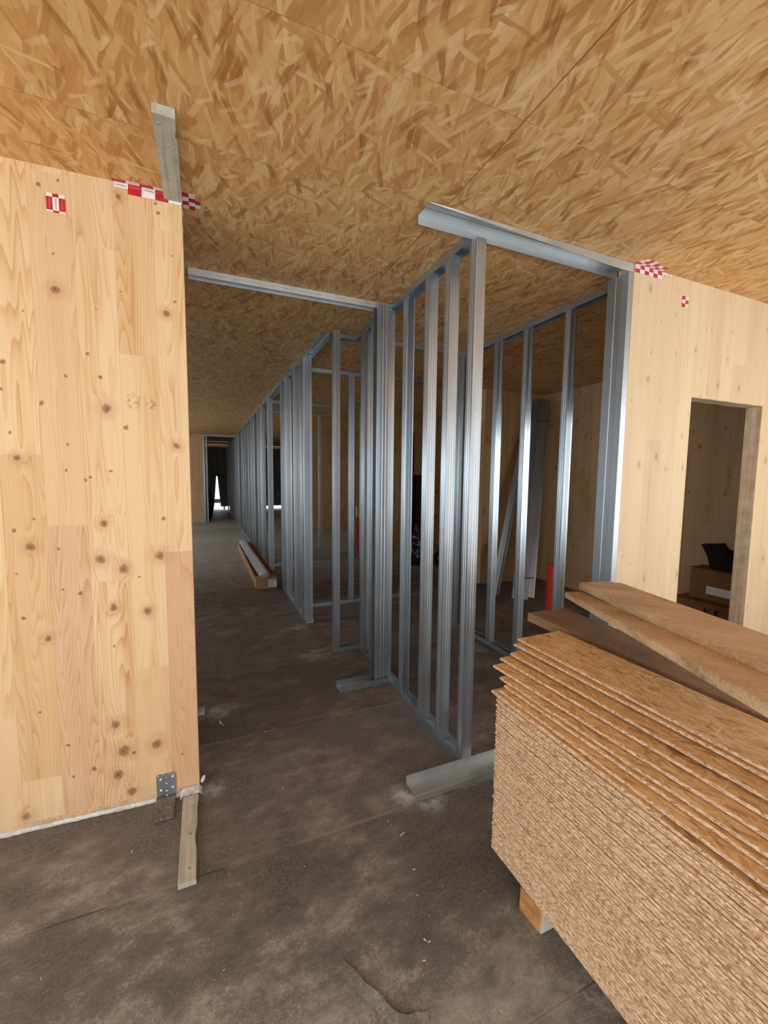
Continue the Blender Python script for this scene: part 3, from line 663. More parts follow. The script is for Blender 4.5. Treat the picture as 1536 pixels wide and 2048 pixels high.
# ---------------------------------------------------------------- tape with its lettering
def text_mesh(txt, size):
    cu = bpy.data.curves.new('t', 'FONT'); cu.body = txt; cu.size = size; cu.align_x = 'CENTER'; cu.align_y = 'CENTER'; cu.resolution_u = 2
    o = bpy.data.objects.new('t', cu); C.objects.link(o)
    dg = bpy.context.evaluated_depsgraph_get(); me = bpy.data.meshes.new_from_object(o.evaluated_get(dg))
    bpy.data.objects.remove(o); return me
def tape(name, strips, label, group=None):
    """strips: (origin, u, v, cols, rows, tu, tv, phase, textdir)"""
    bm = bmesh.new(); letters = {0: bmesh.new(), 1: bmesh.new()}
    org0 = Vector(strips[0][0])
    for (org, u, v, cols, rows, tu, tv, ph, td) in strips:
        org = Vector(org); u = Vector(u).normalized(); v = Vector(v).normalized(); n = u.cross(v)
        for i in range(cols):
            for j in range(rows):
                p = org + u * (tu * i) + v * (tv * j)
                q = [p, p + u * tu, p + u * tu + v * tv, p + v * tv]
                mi = (i + j + ph) % 2
                lo = [a - org0 for a in q]; hi = [a + n * 0.0009 - org0 for a in q]
                hexa(bm, lo + hi, mi)
                if td is None: continue
                L, Wd = (tu, tv) if td == 'u' else (tv, tu)
                key = (round(L, 4),)
                me = text_mesh('rothoblaas', L * 0.20)
                for vert in me.vertices:
                    pass
                tb = bmesh.new(); tb.from_mesh(me); bpy.data.meshes.remove(me)
                du, dv = (u, v) if td == 'u' else (v, -u)
                cen = p + u * tu / 2 + v * tv / 2 + n * 0.0012
                for vt in tb.verts: vt.co = cen + du * vt.co.x + dv * vt.co.y - org0
                tm = bpy.data.meshes.new('x'); tb.to_mesh(tm); tb.free(); letters[mi].from_mesh(tm); bpy.data.meshes.remove(tm)
    o = link(name, bm, ['tape_red', 'tape_white']); o.location = org0
    for mi, mat in ((0, 'tape_pink'), (1, 'ink')):
        if len(letters[mi].verts):
            l = link('lettering', letters[mi], mat, o)
            l['label'] = ['faded lettering on the red squares', 'dark lettering on the white squares'][mi]
        else: letters[mi].free()
    tag(o, label, 'tape', group); return o
def wl(x): return 2.046 - 0.05 * (x + 0.055) - 0.0015
ud = Vector((1, -0.05, 0)).normalized()
tape('checked_tape', [((-0.298, wl(-0.298) - 0.0005, H - 0.021), ud, (0, 0, 1), 5, 1, 0.0486, 0.0195, 1, 'u'),
                      ((-0.250, wl(-0.250) - 0.0005, H - 0.0395), ud, (0, 0, 1), 4, 1, 0.0486, 0.0185, 0, None),
                      ((-0.306, wl(-0.3) - 0.018, H - 0.0015), ud, (0, -1, 0), 4, 0, 0.0486, 0.018, 0, None),
                      ((-0.304, wl(-0.3) - 0.001, H - 0.0012), (0, -1, 0), (1, -0.05, 0), 1, 4, 0.017, 0.0486, 0, None)],
     'red and white checked tape along the left wall top, under the ceiling batten')
tape('checked_tape', [((-0.0535, 2.050, H - 0.105), (0, 1, 0), (0, 0, 1), 2, 4, 0.030, 0.026, 0, 'v'),
                      ((-0.052, 2.130, H - 0.0012), (0, -1, 0), (1, 0, 0), 4, 2, 0.028, 0.024, 1, None),
                      ((-0.004, 2.110, H - 0.0012), (0, -1, 0), (1, 0, 0), 2, 1, 0.026, 0.022, 1, None)],
     'red checked tape folded round the end of the left wall onto the ceiling')
tape('checked_tape', [((-0.524, wl(-0.524), 2.497), ud, (0, 0, 1), 3, 1, 0.0200, 0.0480, 0, 'v'),
                      ((-0.524, wl(-0.524), 2.545), ud, (0, 0, 1), 3, 1, 0.0200, 0.013, 1, None),
                      ((-0.524, wl(-0.524), 2.490), ud, (0, 0, 1), 3, 1, 0.0200, 0.007, 1, None)],
     'small square of checked red tape stuck on the left wooden wall')
tape('checked_tape', [((2.178, 1.6485, H - 0.0225), (1, 0, 0), (0, 0, 1), 6, 1, 0.036, 0.0215, 1, 'u'),
                      ((2.178, 1.6485, H - 0.042), (1, 0, 0), (0, 0, 1), 6, 1, 0.036, 0.0195, 0, None),
                      ((2.172, 1.648, H - 0.0012), (0, -1, 0), (1, 0, 0), 2, 6, 0.020, 0.036, 0, None),
                      ((2.190, 1.608, H - 0.0012), (0, -1, 0), (1, 0, 0), 1, 3, 0.018, 0.030, 1, None)],
     'red and white checked tape along the top left corner of the right wooden wall')
tape('checked_tape', [((2.586, 1.6485, 2.494), (1, 0, 0), (0, 0, 1), 2, 3, 0.0275, 0.020, 0, 'u')],
     'small red and white checked tape patch on the right wall above the doorway')
bm = bmesh.new(); R = []
for i in range(14):
    t = i / 13; x = 2.390 + 0.11 * t; zz = 0.012 * noise.noise(Vector((t * 9, 2, 0)))
    R.append([bm.verts.new(p) for p in ((x, 1.6475 - 0.006 * abs(math.sin(t * 7)), H - 0.004 - t * 0.004), (x, 1.643 - 0.008 * abs(math.sin(t * 11)), H - 0.026 + zz + t * 0.012))])
for i in range(13): bm.faces.new((R[i][0], R[i + 1][0], R[i + 1][1], R[i][1]))
o = link('tape_liner', bm, 'tape_white'); o.modifiers.new('s', 'SOLIDIFY').thickness = 0.0008
tag(o, 'crumpled white liner trailing from the tape at the top of the right wall', 'tape liner')
tape('checked_tape', [((3.690, 4.6985, 2.40), (1, 0, 0), (0, 0, 1), 1, 3, 0.06, 0.025, 0, None)],
     'tiny faded tape patch high on the back wall of the right-hand room')

# ---------------------------------------------------------------- battens
def batten_obj(name, xs, y0, y1, z0, z1, mat, label, notch, nails, nail_z, nz):
    root = empty(name, (-0.09, (y0 + y1) / 2, z0)); tag(root, label, 'wood batten')
    bm = bmesh.new(); n = 22; rows = []
    for i in range(n + 1):
        t = i / n; y = y0 + (y1 - y0) * t
        xl = xs[0] + 0.0015 * noise.noise(Vector((y * 8, 1, 0))); xr = xs[1] + 0.0018 * noise.noise(Vector((y * 9, 5, 0)))
        for (ny, nd, nw) in notch: xr -= nd * math.exp(-((y - ny) / nw) ** 2)
        ch = 0.002
        rows.append([bm.verts.new(p) for p in ((xl, y, z0), (xr, y, z0), (xr, y, z1 - ch), (xr - ch, y, z1), (xl + ch, y, z1), (xl, y, z1 - ch))])
    for i in range(n):
        for j in range(6): bm.faces.new((rows[i][j], rows[i][(j + 1) % 6], rows[i + 1][(j + 1) % 6], rows[i + 1][j]))
    bm.faces.new(rows[0]); bm.faces.new(rows[-1])
    o = link('board', bm, mat); o.parent = root; o.location = -Vector(root.location)
    for (nx_, ny_) in nails:
        bm = bmesh.new(); cyl(bm, (nx_, ny_, nail_z), (nx_, ny_, nail_z + nz * 0.0012), 0.0055, 0.005, 12)
        k = link('screw', bm, 'steel_dark'); k.parent = root; k.location = -Vector(root.location)
    return root
batten_obj('ceiling_batten', (-0.121, -0.054), 1.590, 2.044, H - 0.030, H, 'grey_wood', 'weathered grey batten screwed to the ceiling above the end of the left wall', [(1.69, 0.010, 0.03)],
           [(-0.105, 1.63), (-0.082, 1.72), (-0.086, 1.90), (-0.082, 2.00)], H - 0.030, -1)
batten_obj('floor_batten', (-0.124, -0.062), 1.558, 2.035, 0.0, 0.020, 'grey_wood', 'weathered grey batten screwed to the floor below the end of the left wall', [(1.76, 0.007, 0.05), (2.0, -0.003, 0.05)],
           [(-0.088, 1.612), (-0.088, 1.775), (-0.085, 1.93)], 0.020, 1)
# ragged film over the batten end and a curled scrap
bm = bmesh.new(); g = []
for i in range(9):
    r_ = []
    for j in range(8):
        x = -0.135 + 0.09 * i / 8; y = 1.945 + 0.098 * j / 7
        z = 0.0225 + 0.010 * (j / 7) ** 2 + 0.006 * noise.noise(Vector((x * 60, y * 60, 0))) - (0.014 if i in (0, 8) else 0)
        if j == 0: y += 0.012 * noise.noise(Vector((x * 70, 3, 0)))
        r_.append(bm.verts.new((x, y, z)))
    g.append(r_)
for i in range(8):
    for j in range(4, 7): bm.faces.new((g[i][j], g[i + 1][j], g[i + 1][j + 1], g[i][j + 1]))
bmesh.ops.delete(bm, geom=[v for v in bm.verts if not v.link_faces], context='VERTS')
o = link('sealing_scrap', bm, 'film'); o.modifiers.new('s', 'SOLIDIFY').thickness = 0.0012
tag(o, 'crumpled silvery film over the wall end of the floor batten', 'plastic film')
bm = bmesh.new(); bmesh.ops.create_icosphere(bm, subdivisions=2, radius=1.0)
for v in bm.verts: v.co = Vector((-0.040 + v.co.x * 0.010, 2.05 + v.co.y * 0.006, 0.052 + v.co.z * 0.018)) + Vector((0.004, 0.002, 0.004)) * noise.noise(v.co * 2.2)
for v in bm.verts: v.co.x += (v.co.z - 0.05) * 0.3
tag(link('foam_scrap', bm, 'film', smooth=False), 'small white scrap of torn sealing strip curling off the wall end', 'scrap')

# nail plate
NP = empty('nail_plate', (-0.193, 2.04, 0.0)); tag(NP, 'perforated steel nail plate at the foot of the left wall near its end', 'nail plate')
bm = bmesh.new()
pw = wl(-0.193)
hexa(bm, [(-0.234, wl(-.234) - 0.001, 0.004), (-0.153, wl(-.153) - 0.001, 0.004), (-0.153, wl(-.153) + 0.001, 0.004), (-0.234, wl(-.234) + 0.001, 0.004),
          (-0.234, wl(-.234) - 0.001, 0.124), (-0.153, wl(-.153) - 0.001, 0.124), (-0.153, wl(-.153) + 0.001, 0.124), (-0.234, wl(-.234) + 0.001, 0.124)])
bmesh.ops.bevel(bm, geom=[e for e in bm.edges if abs(e.verts[0].co.z - e.verts[1].co.z) < 1e-4 and abs(e.verts[0].co.x - e.verts[1].co.x) < 1e-4 and e.verts[0].co.z > 0.1], offset=0.006, segments=2, affect='EDGES')
o = link('plate', bm, 'steel_dark'); o.parent = NP; o.location = -Vector(NP.location)
for k, (a, b, big) in enumerate([(-0.216, .100, 1), (-0.167, .104, 1), (-0.216, .047, 1), (-0.167, .052, 1), (-0.193, .076, 0), (-0.193, .104, 2), (-0.193, .040, 0), (-0.193, .018, 0), (-0.179, .117, 2), (-0.161, .117, 2), (-0.226, .117, 2), (-0.205, .12, 2)]):
    bm = bmesh.new(); r = (0.0035, 0.0052, 0.0026)[big]
    cyl(bm, (a, wl(a) - 0.001, b), (a, wl(a) - 0.0028, b), r, r * .8, 12)
    o = link('nail', bm, 'paper' if big != 2 else 'film'); o.parent = NP; o.location = -Vector(NP.location)
bm = bmesh.new(); g = []
for i in range(15):
    g.append([bm.verts.new((-0.236 + 0.080 * i / 14, 2.048 - 0.135 * j / 10, 0.004 + (0.011 * (1 - j / 10)) + 0.006 * noise.noise(Vector((i * .9, j * .9, 2))) * (1 if 0 < i < 14 else .3))) for j in range(11)])
for i in range(14):
    for j in range(10): bm.faces.new((g[i][j], g[i + 1][j], g[i + 1][j + 1], g[i][j + 1]))
o = link('floor_leg', bm, 'floor', smooth=True); o.modifiers.new('s', 'SOLIDIFY').thickness = 0.002; o.parent = NP; o.location = -Vector(NP.location)
o['label'] = 'floor leg of the plate under dirty film'

# ---------------------------------------------------------------- OSB stack
BT = 0.0101; NB = 51; Z0 = 0.085
def board_mesh(w, l, t=BT, jag=0.0, seed=0, tip=0.0):
    """origin at the far left corner, top of board at z=t; board runs to -y"""
    bm = bmesh.new(); n = 60; rows = []
    for i in range(n + 1):
        y = -l * i / n
        j = jag * noise.noise(Vector((y * 14, seed * 3.1, 0))) + jag * 0.6 * noise.noise(Vector((y * 60, seed, 0)))
        c = 0.0030
        if i == 0: j += 0
        rows.append([bm.verts.new(p) for p in ((j + c, y, 0), (j, y, c), (j, y, t - c), (j + c, y, t), (w, y, t), (w, y, 0))])
    for i in range(n):
        for k in range(6):
            f = bm.faces.new((rows[i][k], rows[i][(k + 1) % 6], rows[i + 1][(k + 1) % 6], rows[i + 1][k]))
            f.material_index = 0 if k in (3, 5) else 1
    for r_ in (rows[0], rows[-1]): bm.faces.new(r_).material_index = 1
    me = bpy.data.meshes.new('osb_board'); bmesh.ops.recalc_face_normals(bm, faces=bm.faces); bm.to_mesh(me); bm.free()
    me.materials.append(M['osb_board']); me.materials.append(M['edge']); return me
variants = [board_mesh(0.44, 2.44, jag=0.0012, seed=i) for i in range(5)]
proto = bpy.data.objects.new('osb_board', variants[0])
GR = 'oriented strand boards stacked flush in the main pile'
for i in range(NB):
    o = proto if i == 0 else proto.copy()
    o.data = variants[i % 5]; C.objects.link(o)
    dx = random.uniform(-0.0016, 0.0016)
    if i in (NB - 1, NB - 2): dx -= 0.003
    o.location = (0.9735 + dx, 1.192 + random.uniform(-0.003, 0.003), Z0 + 0.012 * i)
    if i == 0: tag(o, 'lowest oriented strand board of the big stack, resting on the pine bearers', 'board')
    elif i == NB - 1: tag(o, 'topmost flush board of the big stack, just under the loose boards', 'board')
    elif i == NB - 2: tag(o, 'flush board second below the loose boards of the big stack', 'board')
    elif i == 1: tag(o, 'flush board directly on the lowest board of the big stack', 'board')
    else: tag(o, 'oriented strand board laid flush among many layers of the big stack', 'board', GR)
ZT = Z0 + 0.012 * NB
loose = [  # far-left corner x, y, bottom z, turn (dx per metre towards the viewer), width, length
    (0.962, 1.209, 0.000, 0.002, 0.46, 0.62, 'short strand board directly on the flush stack, splintered corner sticking out farthest left'),
    (0.975, 1.182, 0.012, 0.000, 0.45, 1.35, 'strand board second above the flush stack, left of the dark step'),
    (0.998, 1.184, 0.024, 0.020, 0.42, 2.40, 'strand board third above the flush stack, thin pale edge over the dark step'),
    (1.008, 1.222, 0.036, 0.024, 0.39, 2.40, 'strand board fourth above the flush stack, weathered grey splintered edge'),
    (1.031, 1.290, 0.049, 0.038, 0.36, 2.40, 'loose strand board with the widest pale edge, sharp corner jutting left'),
    (1.080, 1.310, 0.062, 0.033, 0.32, 2.40, 'strand board with a pale edge and shadow on both sides, middle of the loose ones'),
    (1.122, 1.300, 0.080, 0.025, 0.29, 2.40, 'strand board third from the top of the loose ones, long bright orange face strip'),
    (1.172, 1.338, 0.096, 0.030, 0.26, 2.40, 'strand board second from the top of the loose ones'),
    (1.203, 1.350, 0.109, 0.002, 0.234, 2.40, 'topmost strand board of the stack, its whole orange flaked face in view'),
]
for k, (x, y, dz, tr, w_, l_, lab) in enumerate(loose):
    me = board_mesh(w_, l_, jag=0.0022 if k != 3 else 0.004, seed=20 + k)
    o = bpy.data.objects.new('osb_board', me); C.objects.link(o); o.location = (x, y, ZT + dz)
    o.rotation_euler = (0, 0, math.atan(tr)); tag(o, lab, 'board', 'loose strand boards on top of the main pile')
# small spacer slips that hold the upper loose boards apart
def spacer(x, y, z0, z1, lab):
    bm = bmesh.new(); box(bm, x, x + 0.12, y - 0.05, y, z0, z1); tag(link('spacer_slip', bm, 'pine_block'), lab, 'wood slip', 'slips between the loose boards')
# bearers
for k, y in enumerate((0.985, 0.05, -0.95)):
    bm = bmesh.new(); box(bm, 0.0, 0.52, -0.05, 0.045, 0, 0.0845)
    for v in bm.verts:
        if v.co.x < 0.01: v.co.x += 0.012 * noise.noise(Vector((v.co.y * 30, v.co.z * 40, k)))
    bmesh.ops.bevel(bm, geom=list(bm.edges), offset=0.003, segments=2, affect='EDGES')
    for f in bm.faces:
        if f.normal.y < -0.9 or f.calc_center_median().y < -0.049: f.material_index = 1
    o = link('bearer', bm, ['pine_block', 'white_end'] if k == 0 else 'pine_block'); o.location = (0.974, y, 0)
    tag(o, ['rough pine bearer with whitish side, sticking out under the board stack', 'pine bearer under the middle of the board stack', 'pine bearer under the near end of the board stack'][k], 'bearer', 'bearers under the board stack')

# ---------------------------------------------------------------- second pile: thick weathered planks
def slab(name, P, dirv, l, w_vec, t, mats, label, notch=None):
    """P far-left top corner; dirv towards the far end; w_vec across"""
    P = Vector(P); d = Vector(dirv).normalized(); wv = Vector(w_vec); up_ = Vector((0, 0, 1))
    n = 30; bm = bmesh.new(); rows = []
    for i in range(n + 1):
        q = -d * (l * i / n)
        jl = 0.0018 * noise.noise(Vector((i * 1.3, l, 0))); jr = 0.002 * noise.noise(Vector((i * 1.1, l, 7)))
        a = q + wv.normalized() * jl; b = q + wv + wv.normalized() * jr
        c = 0.003
        rows.append([bm.verts.new(p) for p in (a - up_ * t, a - up_ * c, a + wv.normalized() * c, b - wv.normalized() * c, b - up_ * c, b - up_ * t)])
    for i in range(n):
        for k in range(6): bm.faces.new((rows[i][k], rows[i][(k + 1) % 6], rows[i + 1][(k + 1) % 6], rows[i + 1][k])).material_index = 0 if k == 2 else 1
    bm.faces.new(rows[0]).material_index = 1; bm.faces.new(rows[-1]).material_index = 1
    o = link(name, bm, mats); o.location = P
    tag(o, label, 'plank', 'thick weathered planks behind the board stack'); return o
for k, y in enumerate((0.95, -0.65)):
    tr = empty('trestle', (1.66, y, 0)); tag(tr, ['low timber trestle under the far end of the thick planks', 'low timber trestle under the near end of the thick planks'][k], 'trestle')
    bm = bmesh.new(); box(bm, -0.06, 0.36, -0.05, 0.05, 0.68, 0.757); link('beam', bm, 'plank_dark', tr)
    for (lx, ly) in ((-0.04, -0.12), (-0.04, 0.12), (0.30, -0.12), (0.30, 0.12)):
        bm = bmesh.new(); hexa(bm, [(lx, ly - .03, 0), (lx + .05, ly - .03, 0), (lx + .05, ly + .03, 0), (lx, ly + .03, 0), (lx, ly * .2 - .03, 0.68), (lx + .05, ly * .2 - .03, 0.68), (lx + .05, ly * .2 + .03, 0.68), (lx, ly * .2 + .03, 0.68)]); link('leg', bm, 'plank_dark', tr)
slab('thick_plank', (1.517, 1.636, 0.800), (0.016, 1, 0), 2.7, (0.235, -0.014, 0), 0.043, ['plank_dark', 'plank_dark'], 'dark damp plank lying lowest, its corner reaching out left below the red pipe')
dv = Vector((0.505, 0.855, -0.100)).normalized()
dm = Vector((0.525, 0.84, -0.122)).normalized()
slab('thick_plank', (1.815, 1.662, 0.854), dm, 1.45, (0.17, -0.055, 0), 0.020, ['plank_side', 'plank_side'], 'thinner plank lying just above the dark damp plank, under the middle plank')
slab('thick_plank', (1.770, 1.640, 0.882), dm, 1.52, (0.19, -0.06, 0), 0.028, ['plank', 'plank_side'], 'middle plank of the slanting pile, its blunt end nearest the red pipe')
slab('thick_plank', (1.878, 1.645, 0.922), dv, 1.55, (0.195, -0.040, 0.0), 0.034, ['plank', 'plank_side'], 'topmost plank of the slanting pile, pale end against the right wooden wall')
slab('thick_plank', (2.070, 1.600, 0.912), dv, 1.55, (0.06, -0.012, 0.0), 0.03, ['plank', 'plank_side'], 'narrow strip beside the topmost plank, next to the right wall')

# ---------------------------------------------------------------- corridor: box with a foil wrapped roll
BX = empty('cardboard_box', (0.59, 5.5, 0)); tag(BX, 'long open cardboard box on the corridor floor beside the stud frame', 'box')
ang = 0.0
def bxpart(name, mats, *bs):
    bm = bmesh.new()
    for b in bs: box(bm, *b)
    o = link(name, bm, mats, BX); return o
Lb, Wb, Hb = 3.2, 0.262, 0.135
bxpart('carton', 'card', (0, Wb, 0, Lb, 0, 0.005), (0, 0.004, 0, Lb, 0, Hb), (Wb - 0.004, Wb, 0, Lb, 0, Hb), (0, Wb, 0, 0.004, 0, Hb), (0, Wb, Lb - 0.004, Lb, 0, Hb))
bxpart('flap', 'card', (0, Wb, 0.0, 0.20, Hb, Hb + 0.003))
bxpart('flap', 'card', (Wb - 0.001, Wb + 0.035, 0.25, Lb - 0.05, Hb - 0.05, Hb - 0.047))
bm = bmesh.new(); box(bm, 0.15, 0.25, -0.0012, 0.0, 0.03, 0.12); lb = link('shipping_label', bm, 'paper', BX); lb['label'] = 'white address label'
bm = bmesh.new()
for i in range(7): box(bm, 0.158, 0.158 + random.uniform(0.03, 0.07), -0.0018, -0.0012, 0.038 + i * 0.011, 0.042 + i * 0.011)
for i in range(9): box(bm, 0.205 + i * 0.0045, 0.207 + i * 0.0045, -0.0018, -0.0012, 0.096, 0.113)
link('printed_lines', bm, 'ink_grey', lb)
bm = bmesh.new()  # inner brown face
box(bm, 0.006, Wb - 0.006, 0.21, Lb - 0.01, 0.108, 0.112); link('inner_sheet', bm, 'card_in', BX)
bm = bmesh.new(); rows = []
for i in range(121):
    t = i / 120; y = 5.60 + 3.05 * t
    sq = 1.0 if 0.02 < t < 0.99 else 0.75
    r = []
    for j in range(16):
        a = 2 * math.pi * j / 16
        rr = (0.066 + 0.010 * noise.noise(Vector((y * 9, a * 2, 0))) + 0.006 * noise.noise(Vector((y * 30, a * 4, 3)))) * sq
        r.append(bm.verts.new((0.674 + 0.040 * (1 - t) ** 2 + rr * 1.1 * math.cos(a), y, 0.162 + rr * 0.55 * math.sin(a))))
    rows.append(r)
for i in range(120):
    for j in range(16): bm.faces.new((rows[i][j], rows[i][(j + 1) % 16], rows[i + 1][(j + 1) % 16], rows[i + 1][j]))
bm.faces.new(rows[0]); bm.faces.new(rows[-1])
tag(link('foil_roll', bm, 'foil', smooth=True), 'long roll in crinkled silver wrapping lying in the cardboard box', 'roll')

# ---------------------------------------------------------------- pipes
P1 = empty('drain_pipe', (3.27, 3.2, 0)); tag(P1, 'red plastic drain pipe standing in the floor behind the right stud frame', 'pipe')
bm = bmesh.new(); cyl(bm, (0, 0, 0), (0, 0, 0.60), 0.055, seg=32, cap=False); cyl(bm, (0, 0, 0), (0, 0, 0.60), 0.050, seg=32, cap=False)
vs = list(bm.verts)
for i in range(32):
    a = [v for v in vs]
o = link('pipe_wall', bm, 'red', P1, smooth=True)
bm = bmesh.new()
for (z0_, z1_) in ((0.597, 0.602),):
    ring = []
    for i in range(32):
        a = 2 * math.pi * i / 32; ring.append([bm.verts.new((r_ * math.cos(a), r_ * math.sin(a), z_)) for r_, z_ in ((0.0555, z0_), (0.0555, z1_), (0.0495, z1_), (0.0495, z0_))])
    for i in range(32):
        for j in range(4): bm.faces.new((ring[i][j], ring[(i + 1) % 32][j], ring[(i + 1) % 32][(j + 1) % 4], ring[i][(j + 1) % 4]))
link('rim', bm, 'red', P1)
P2 = empty('drain_pipe', (2.60, 7.3, 0)); tag(P2, 'distant red drain pipe with a yellow plug, seen between the studs', 'pipe')
bm = bmesh.new(); cyl(bm, (0, 0, 0), (0, 0, 0.70), 0.046, seg=24); cyl(bm, (0, 0, 0.10), (0.09, -0.02, 0.16), 0.03, seg=16); link('pipe_wall', bm, 'red', P2, smooth=False)
bm = bmesh.new(); cyl(bm, (0, 0, 0.66), (0, 0, 0.72), 0.062, seg=24); link('collar', bm, 'red', P2)
bm = bmesh.new(); cyl(bm, (0, 0, 0.72), (0.01, 0, 0.90), 0.042, 0.032, seg=24); link('plug', bm, 'yellow', P2)

# ---------------------------------------------------------------- leaning profiles in the right-hand room
def leaning(p0, p1, w_, d_, roll, label, mat='steel_dark'):
    p0 = Vector(p0); p1 = Vector(p1); ax = (p1 - p0); L = ax.length; a = ax.normalized()
    u = Vector((0.93, -0.36, 0)); u = (u - a * u.dot(a)).normalized(); v = a.cross(u)
    if v.y < 0: v = -v
    cr, sr = math.cos(roll), math.sin(roll); u, v = u * cr + v * sr, v * cr - u * sr
    bm = bmesh.new(); ribbon(bm, [u * x + v * y for x, y in cprof(w_, d_, True)], ax, 0.0012)
    o = link('leaning_profile', bm, mat); o.location = p0; tag(o, label, 'metal profile', 'steel profiles leaning in the corner'); return o
leaning((3.27, 4.20, 0.006), (4.12, 4.61, 2.46), 0.075, 0.04, 0.0, 'leftmost steel profile leaning in the corner of the right-hand room')
leaning((3.34, 4.17, 0.006), (4.17, 4.58, 2.47), 0.05, 0.04, 0.5, 'steel profile leaning second from left, edges catching light')
leaning((3.44, 3.98, 0.006), (4.22, 4.60, 2.55), 0.10, 0.04, 0.0, 'widest steel profile leaning in the corner, bright bound foot')
leaning((3.50, 3.92, 0.006), (4.28, 4.53, 2.56), 0.10, 0.04, 0.1, 'steel profile nested in front of the widest one, same bundle')
leaning((3.66, 3.96, 0.006), (4.37, 4.58, 2.53), 0.075, 0.04, -0.2, 'rightmost steel profile leaning in the corner')
for k, z in enumerate((0.27, 2.25)):
    t = z / 2.55; c0 = Vector((3.50, 3.92, 0)).lerp(Vector((4.28, 4.53, 0)), t)
    bm = bmesh.new(); box(bm, -0.035, 0.125, -0.048, -0.046, -0.006, 0.004); o = link('binding_strap', bm, 'black'); o.location = (c0.x, c0.y, z); o.rotation_euler = (0.2, 0.0, -0.37)
    tag(o, ['black strap round the foot of the leaning profile bundle', 'black strap near the top of the leaning profile bundle'][k], 'strap')

# ---------------------------------------------------------------- lumpy bags
def lump(name, loc, sx, sy, sz, mat, label, cat, seed, amp=0.35, top=0.5):
    bm = bmesh.new(); bmesh.ops.create_icosphere(bm, subdivisions=4, radius=1.0)
    for v in bm.verts:
        q = v.co.copy(); f = 1 + amp * noise.noise(q * 1.6 + Vector((seed, 0, 0))) + amp * 0.5 * noise.noise(q * 4.5 + Vector((seed, 3, 0)))
        z = max(q.z * f, -0.72); taper = 1 - max(0, z) * top
        v.co = Vector((q.x * f * sx * taper, q.y * f * sy * taper, (z + 0.72) * sz / 1.72))
    o = link(name, bm, mat, smooth=True); o.location = loc; tag(o, label, cat); return o
lump('bin_bag', (3.28, 6.20, 0.002), 0.17, 0.17, 0.62, 'bag', 'tall black plastic bag standing in the middle room between the studs', 'bag', 1.0, 0.45, 0.25)
lump('bin_bag', (3.70, 5.95, 0.002), 0.20, 0.20, 0.34, 'bag', 'low black plastic bag slumped beside the tall one', 'bag', 4.0, 0.3, 0.2)
lump('hanging_jacket', (0.10, 15.0, 0.002), 0.16, 0.14, 1.2, 'fabric', 'dark clothing or cable bundle hanging at the left of the corridor end', 'bundle', 8.0, 0.35, 0.55)
# post, black panel in place of an opening's dark interior, rails on the middle wall
bm = bmesh.new(); box(bm, 3.78, 3.92, 7.60, 7.648, 0.0, 2.35); tag(link('door_post', bm, 'rust'), 'dark reddish post against the wall of the middle room', 'post')
bm = bmesh.new(); box(bm, 3.95, 4.15, 7.55, 7.648, 0.0, 1.5); tag(link('dark_opening_panel', bm, 'black'), 'narrow black panel standing in for a dark opening beside the reddish post', 'board')
for k, z in enumerate((0.60, 1.13)):
    bm = bmesh.new(); box(bm, 4.16, 4.498, 7.60, 7.648, z, z + 0.06); tag(link('wall_rail', bm, 'plank_dark'), ['lower dark rail on the wall of the middle room', 'upper dark rail on the wall of the middle room'][k], 'rail')

# ---------------------------------------------------------------- storeroom seen through the door
def carton(x0, y0, x1, y1, z0, z1, label, mat='card'):
    r = empty('cardboard_box', (x0, y0, z0)); tag(r, label, 'box')
    bm = bmesh.new(); box(bm, 0, x1 - x0, 0, y1 - y0, 0, z1 - z0 - 0.004)
    bmesh.ops.bevel(bm, geom=list(bm.edges), offset=0.004, segments=1, affect='EDGES'); link('carton', bm, mat, r)
    bm = bmesh.new(); box(bm, -0.02, (x1 - x0) * 0.5, -0.004, y1 - y0, z1 - z0 - 0.004, z1 - z0); link('flap', bm, mat, r)
    return r
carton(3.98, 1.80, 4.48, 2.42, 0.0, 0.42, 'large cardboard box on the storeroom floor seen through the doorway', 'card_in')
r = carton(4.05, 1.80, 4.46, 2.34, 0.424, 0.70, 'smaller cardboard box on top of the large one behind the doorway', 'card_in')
bm = bmesh.new(); box(bm, -0.0015, 0.0, 0.12, 0.40, 0.06, 0.13); l = link('side_label', bm, 'paper', r); l['label'] = 'pale label strip'
bm = bmesh.new()
hexa(bm, [(0, 0, 0), (0.22, 0, 0), (0.22, 0.34, 0), (0, 0.30, 0), (0.0, -0.02, 0.13), (0.22, 0, 0.12), (0.24, 0.36, 0.17), (0.0, 0.34, 0.13)])
hexa(bm, [(0.02, 0.16, 0.1), (0.10, 0.16, 0.1), (0.10, 0.34, 0.1), (0.02, 0.34, 0.1), (0.00, 0.24, 0.23), (0.08, 0.24, 0.23), (0.10, 0.40, 0.20), (0.02, 0.40, 0.20)])
hexa(bm, [(0.02, 0.0, 0.1), (0.12, 0.0, 0.1), (0.12, 0.12, 0.1), (0.02, 0.12, 0.1), (0.00, -0.02, 0.19), (0.10, -0.02, 0.19), (0.10, 0.14, 0.215), (0.02, 0.14, 0.215)])
o = link('black_case', bm, 'fabric'); o.location = (4.12, 1.92, 0.702); tag(o, 'black open case with raised flaps on top of the boxes behind the doorway', 'case')
lump('cloth_bundle', (3.95, 2.52, 0.002), 0.10, 0.09, 0.42, 'rust', 'dark red cloth bundle left of the boxes behind the doorway', 'cloth', 2.0, 0.4, 0.3)
CT = empty('clamp_tool', (3.955, 2.10, 0.0)); tag(CT, 'dark hand clamp standing in front of the large box behind the doorway', 'tool')
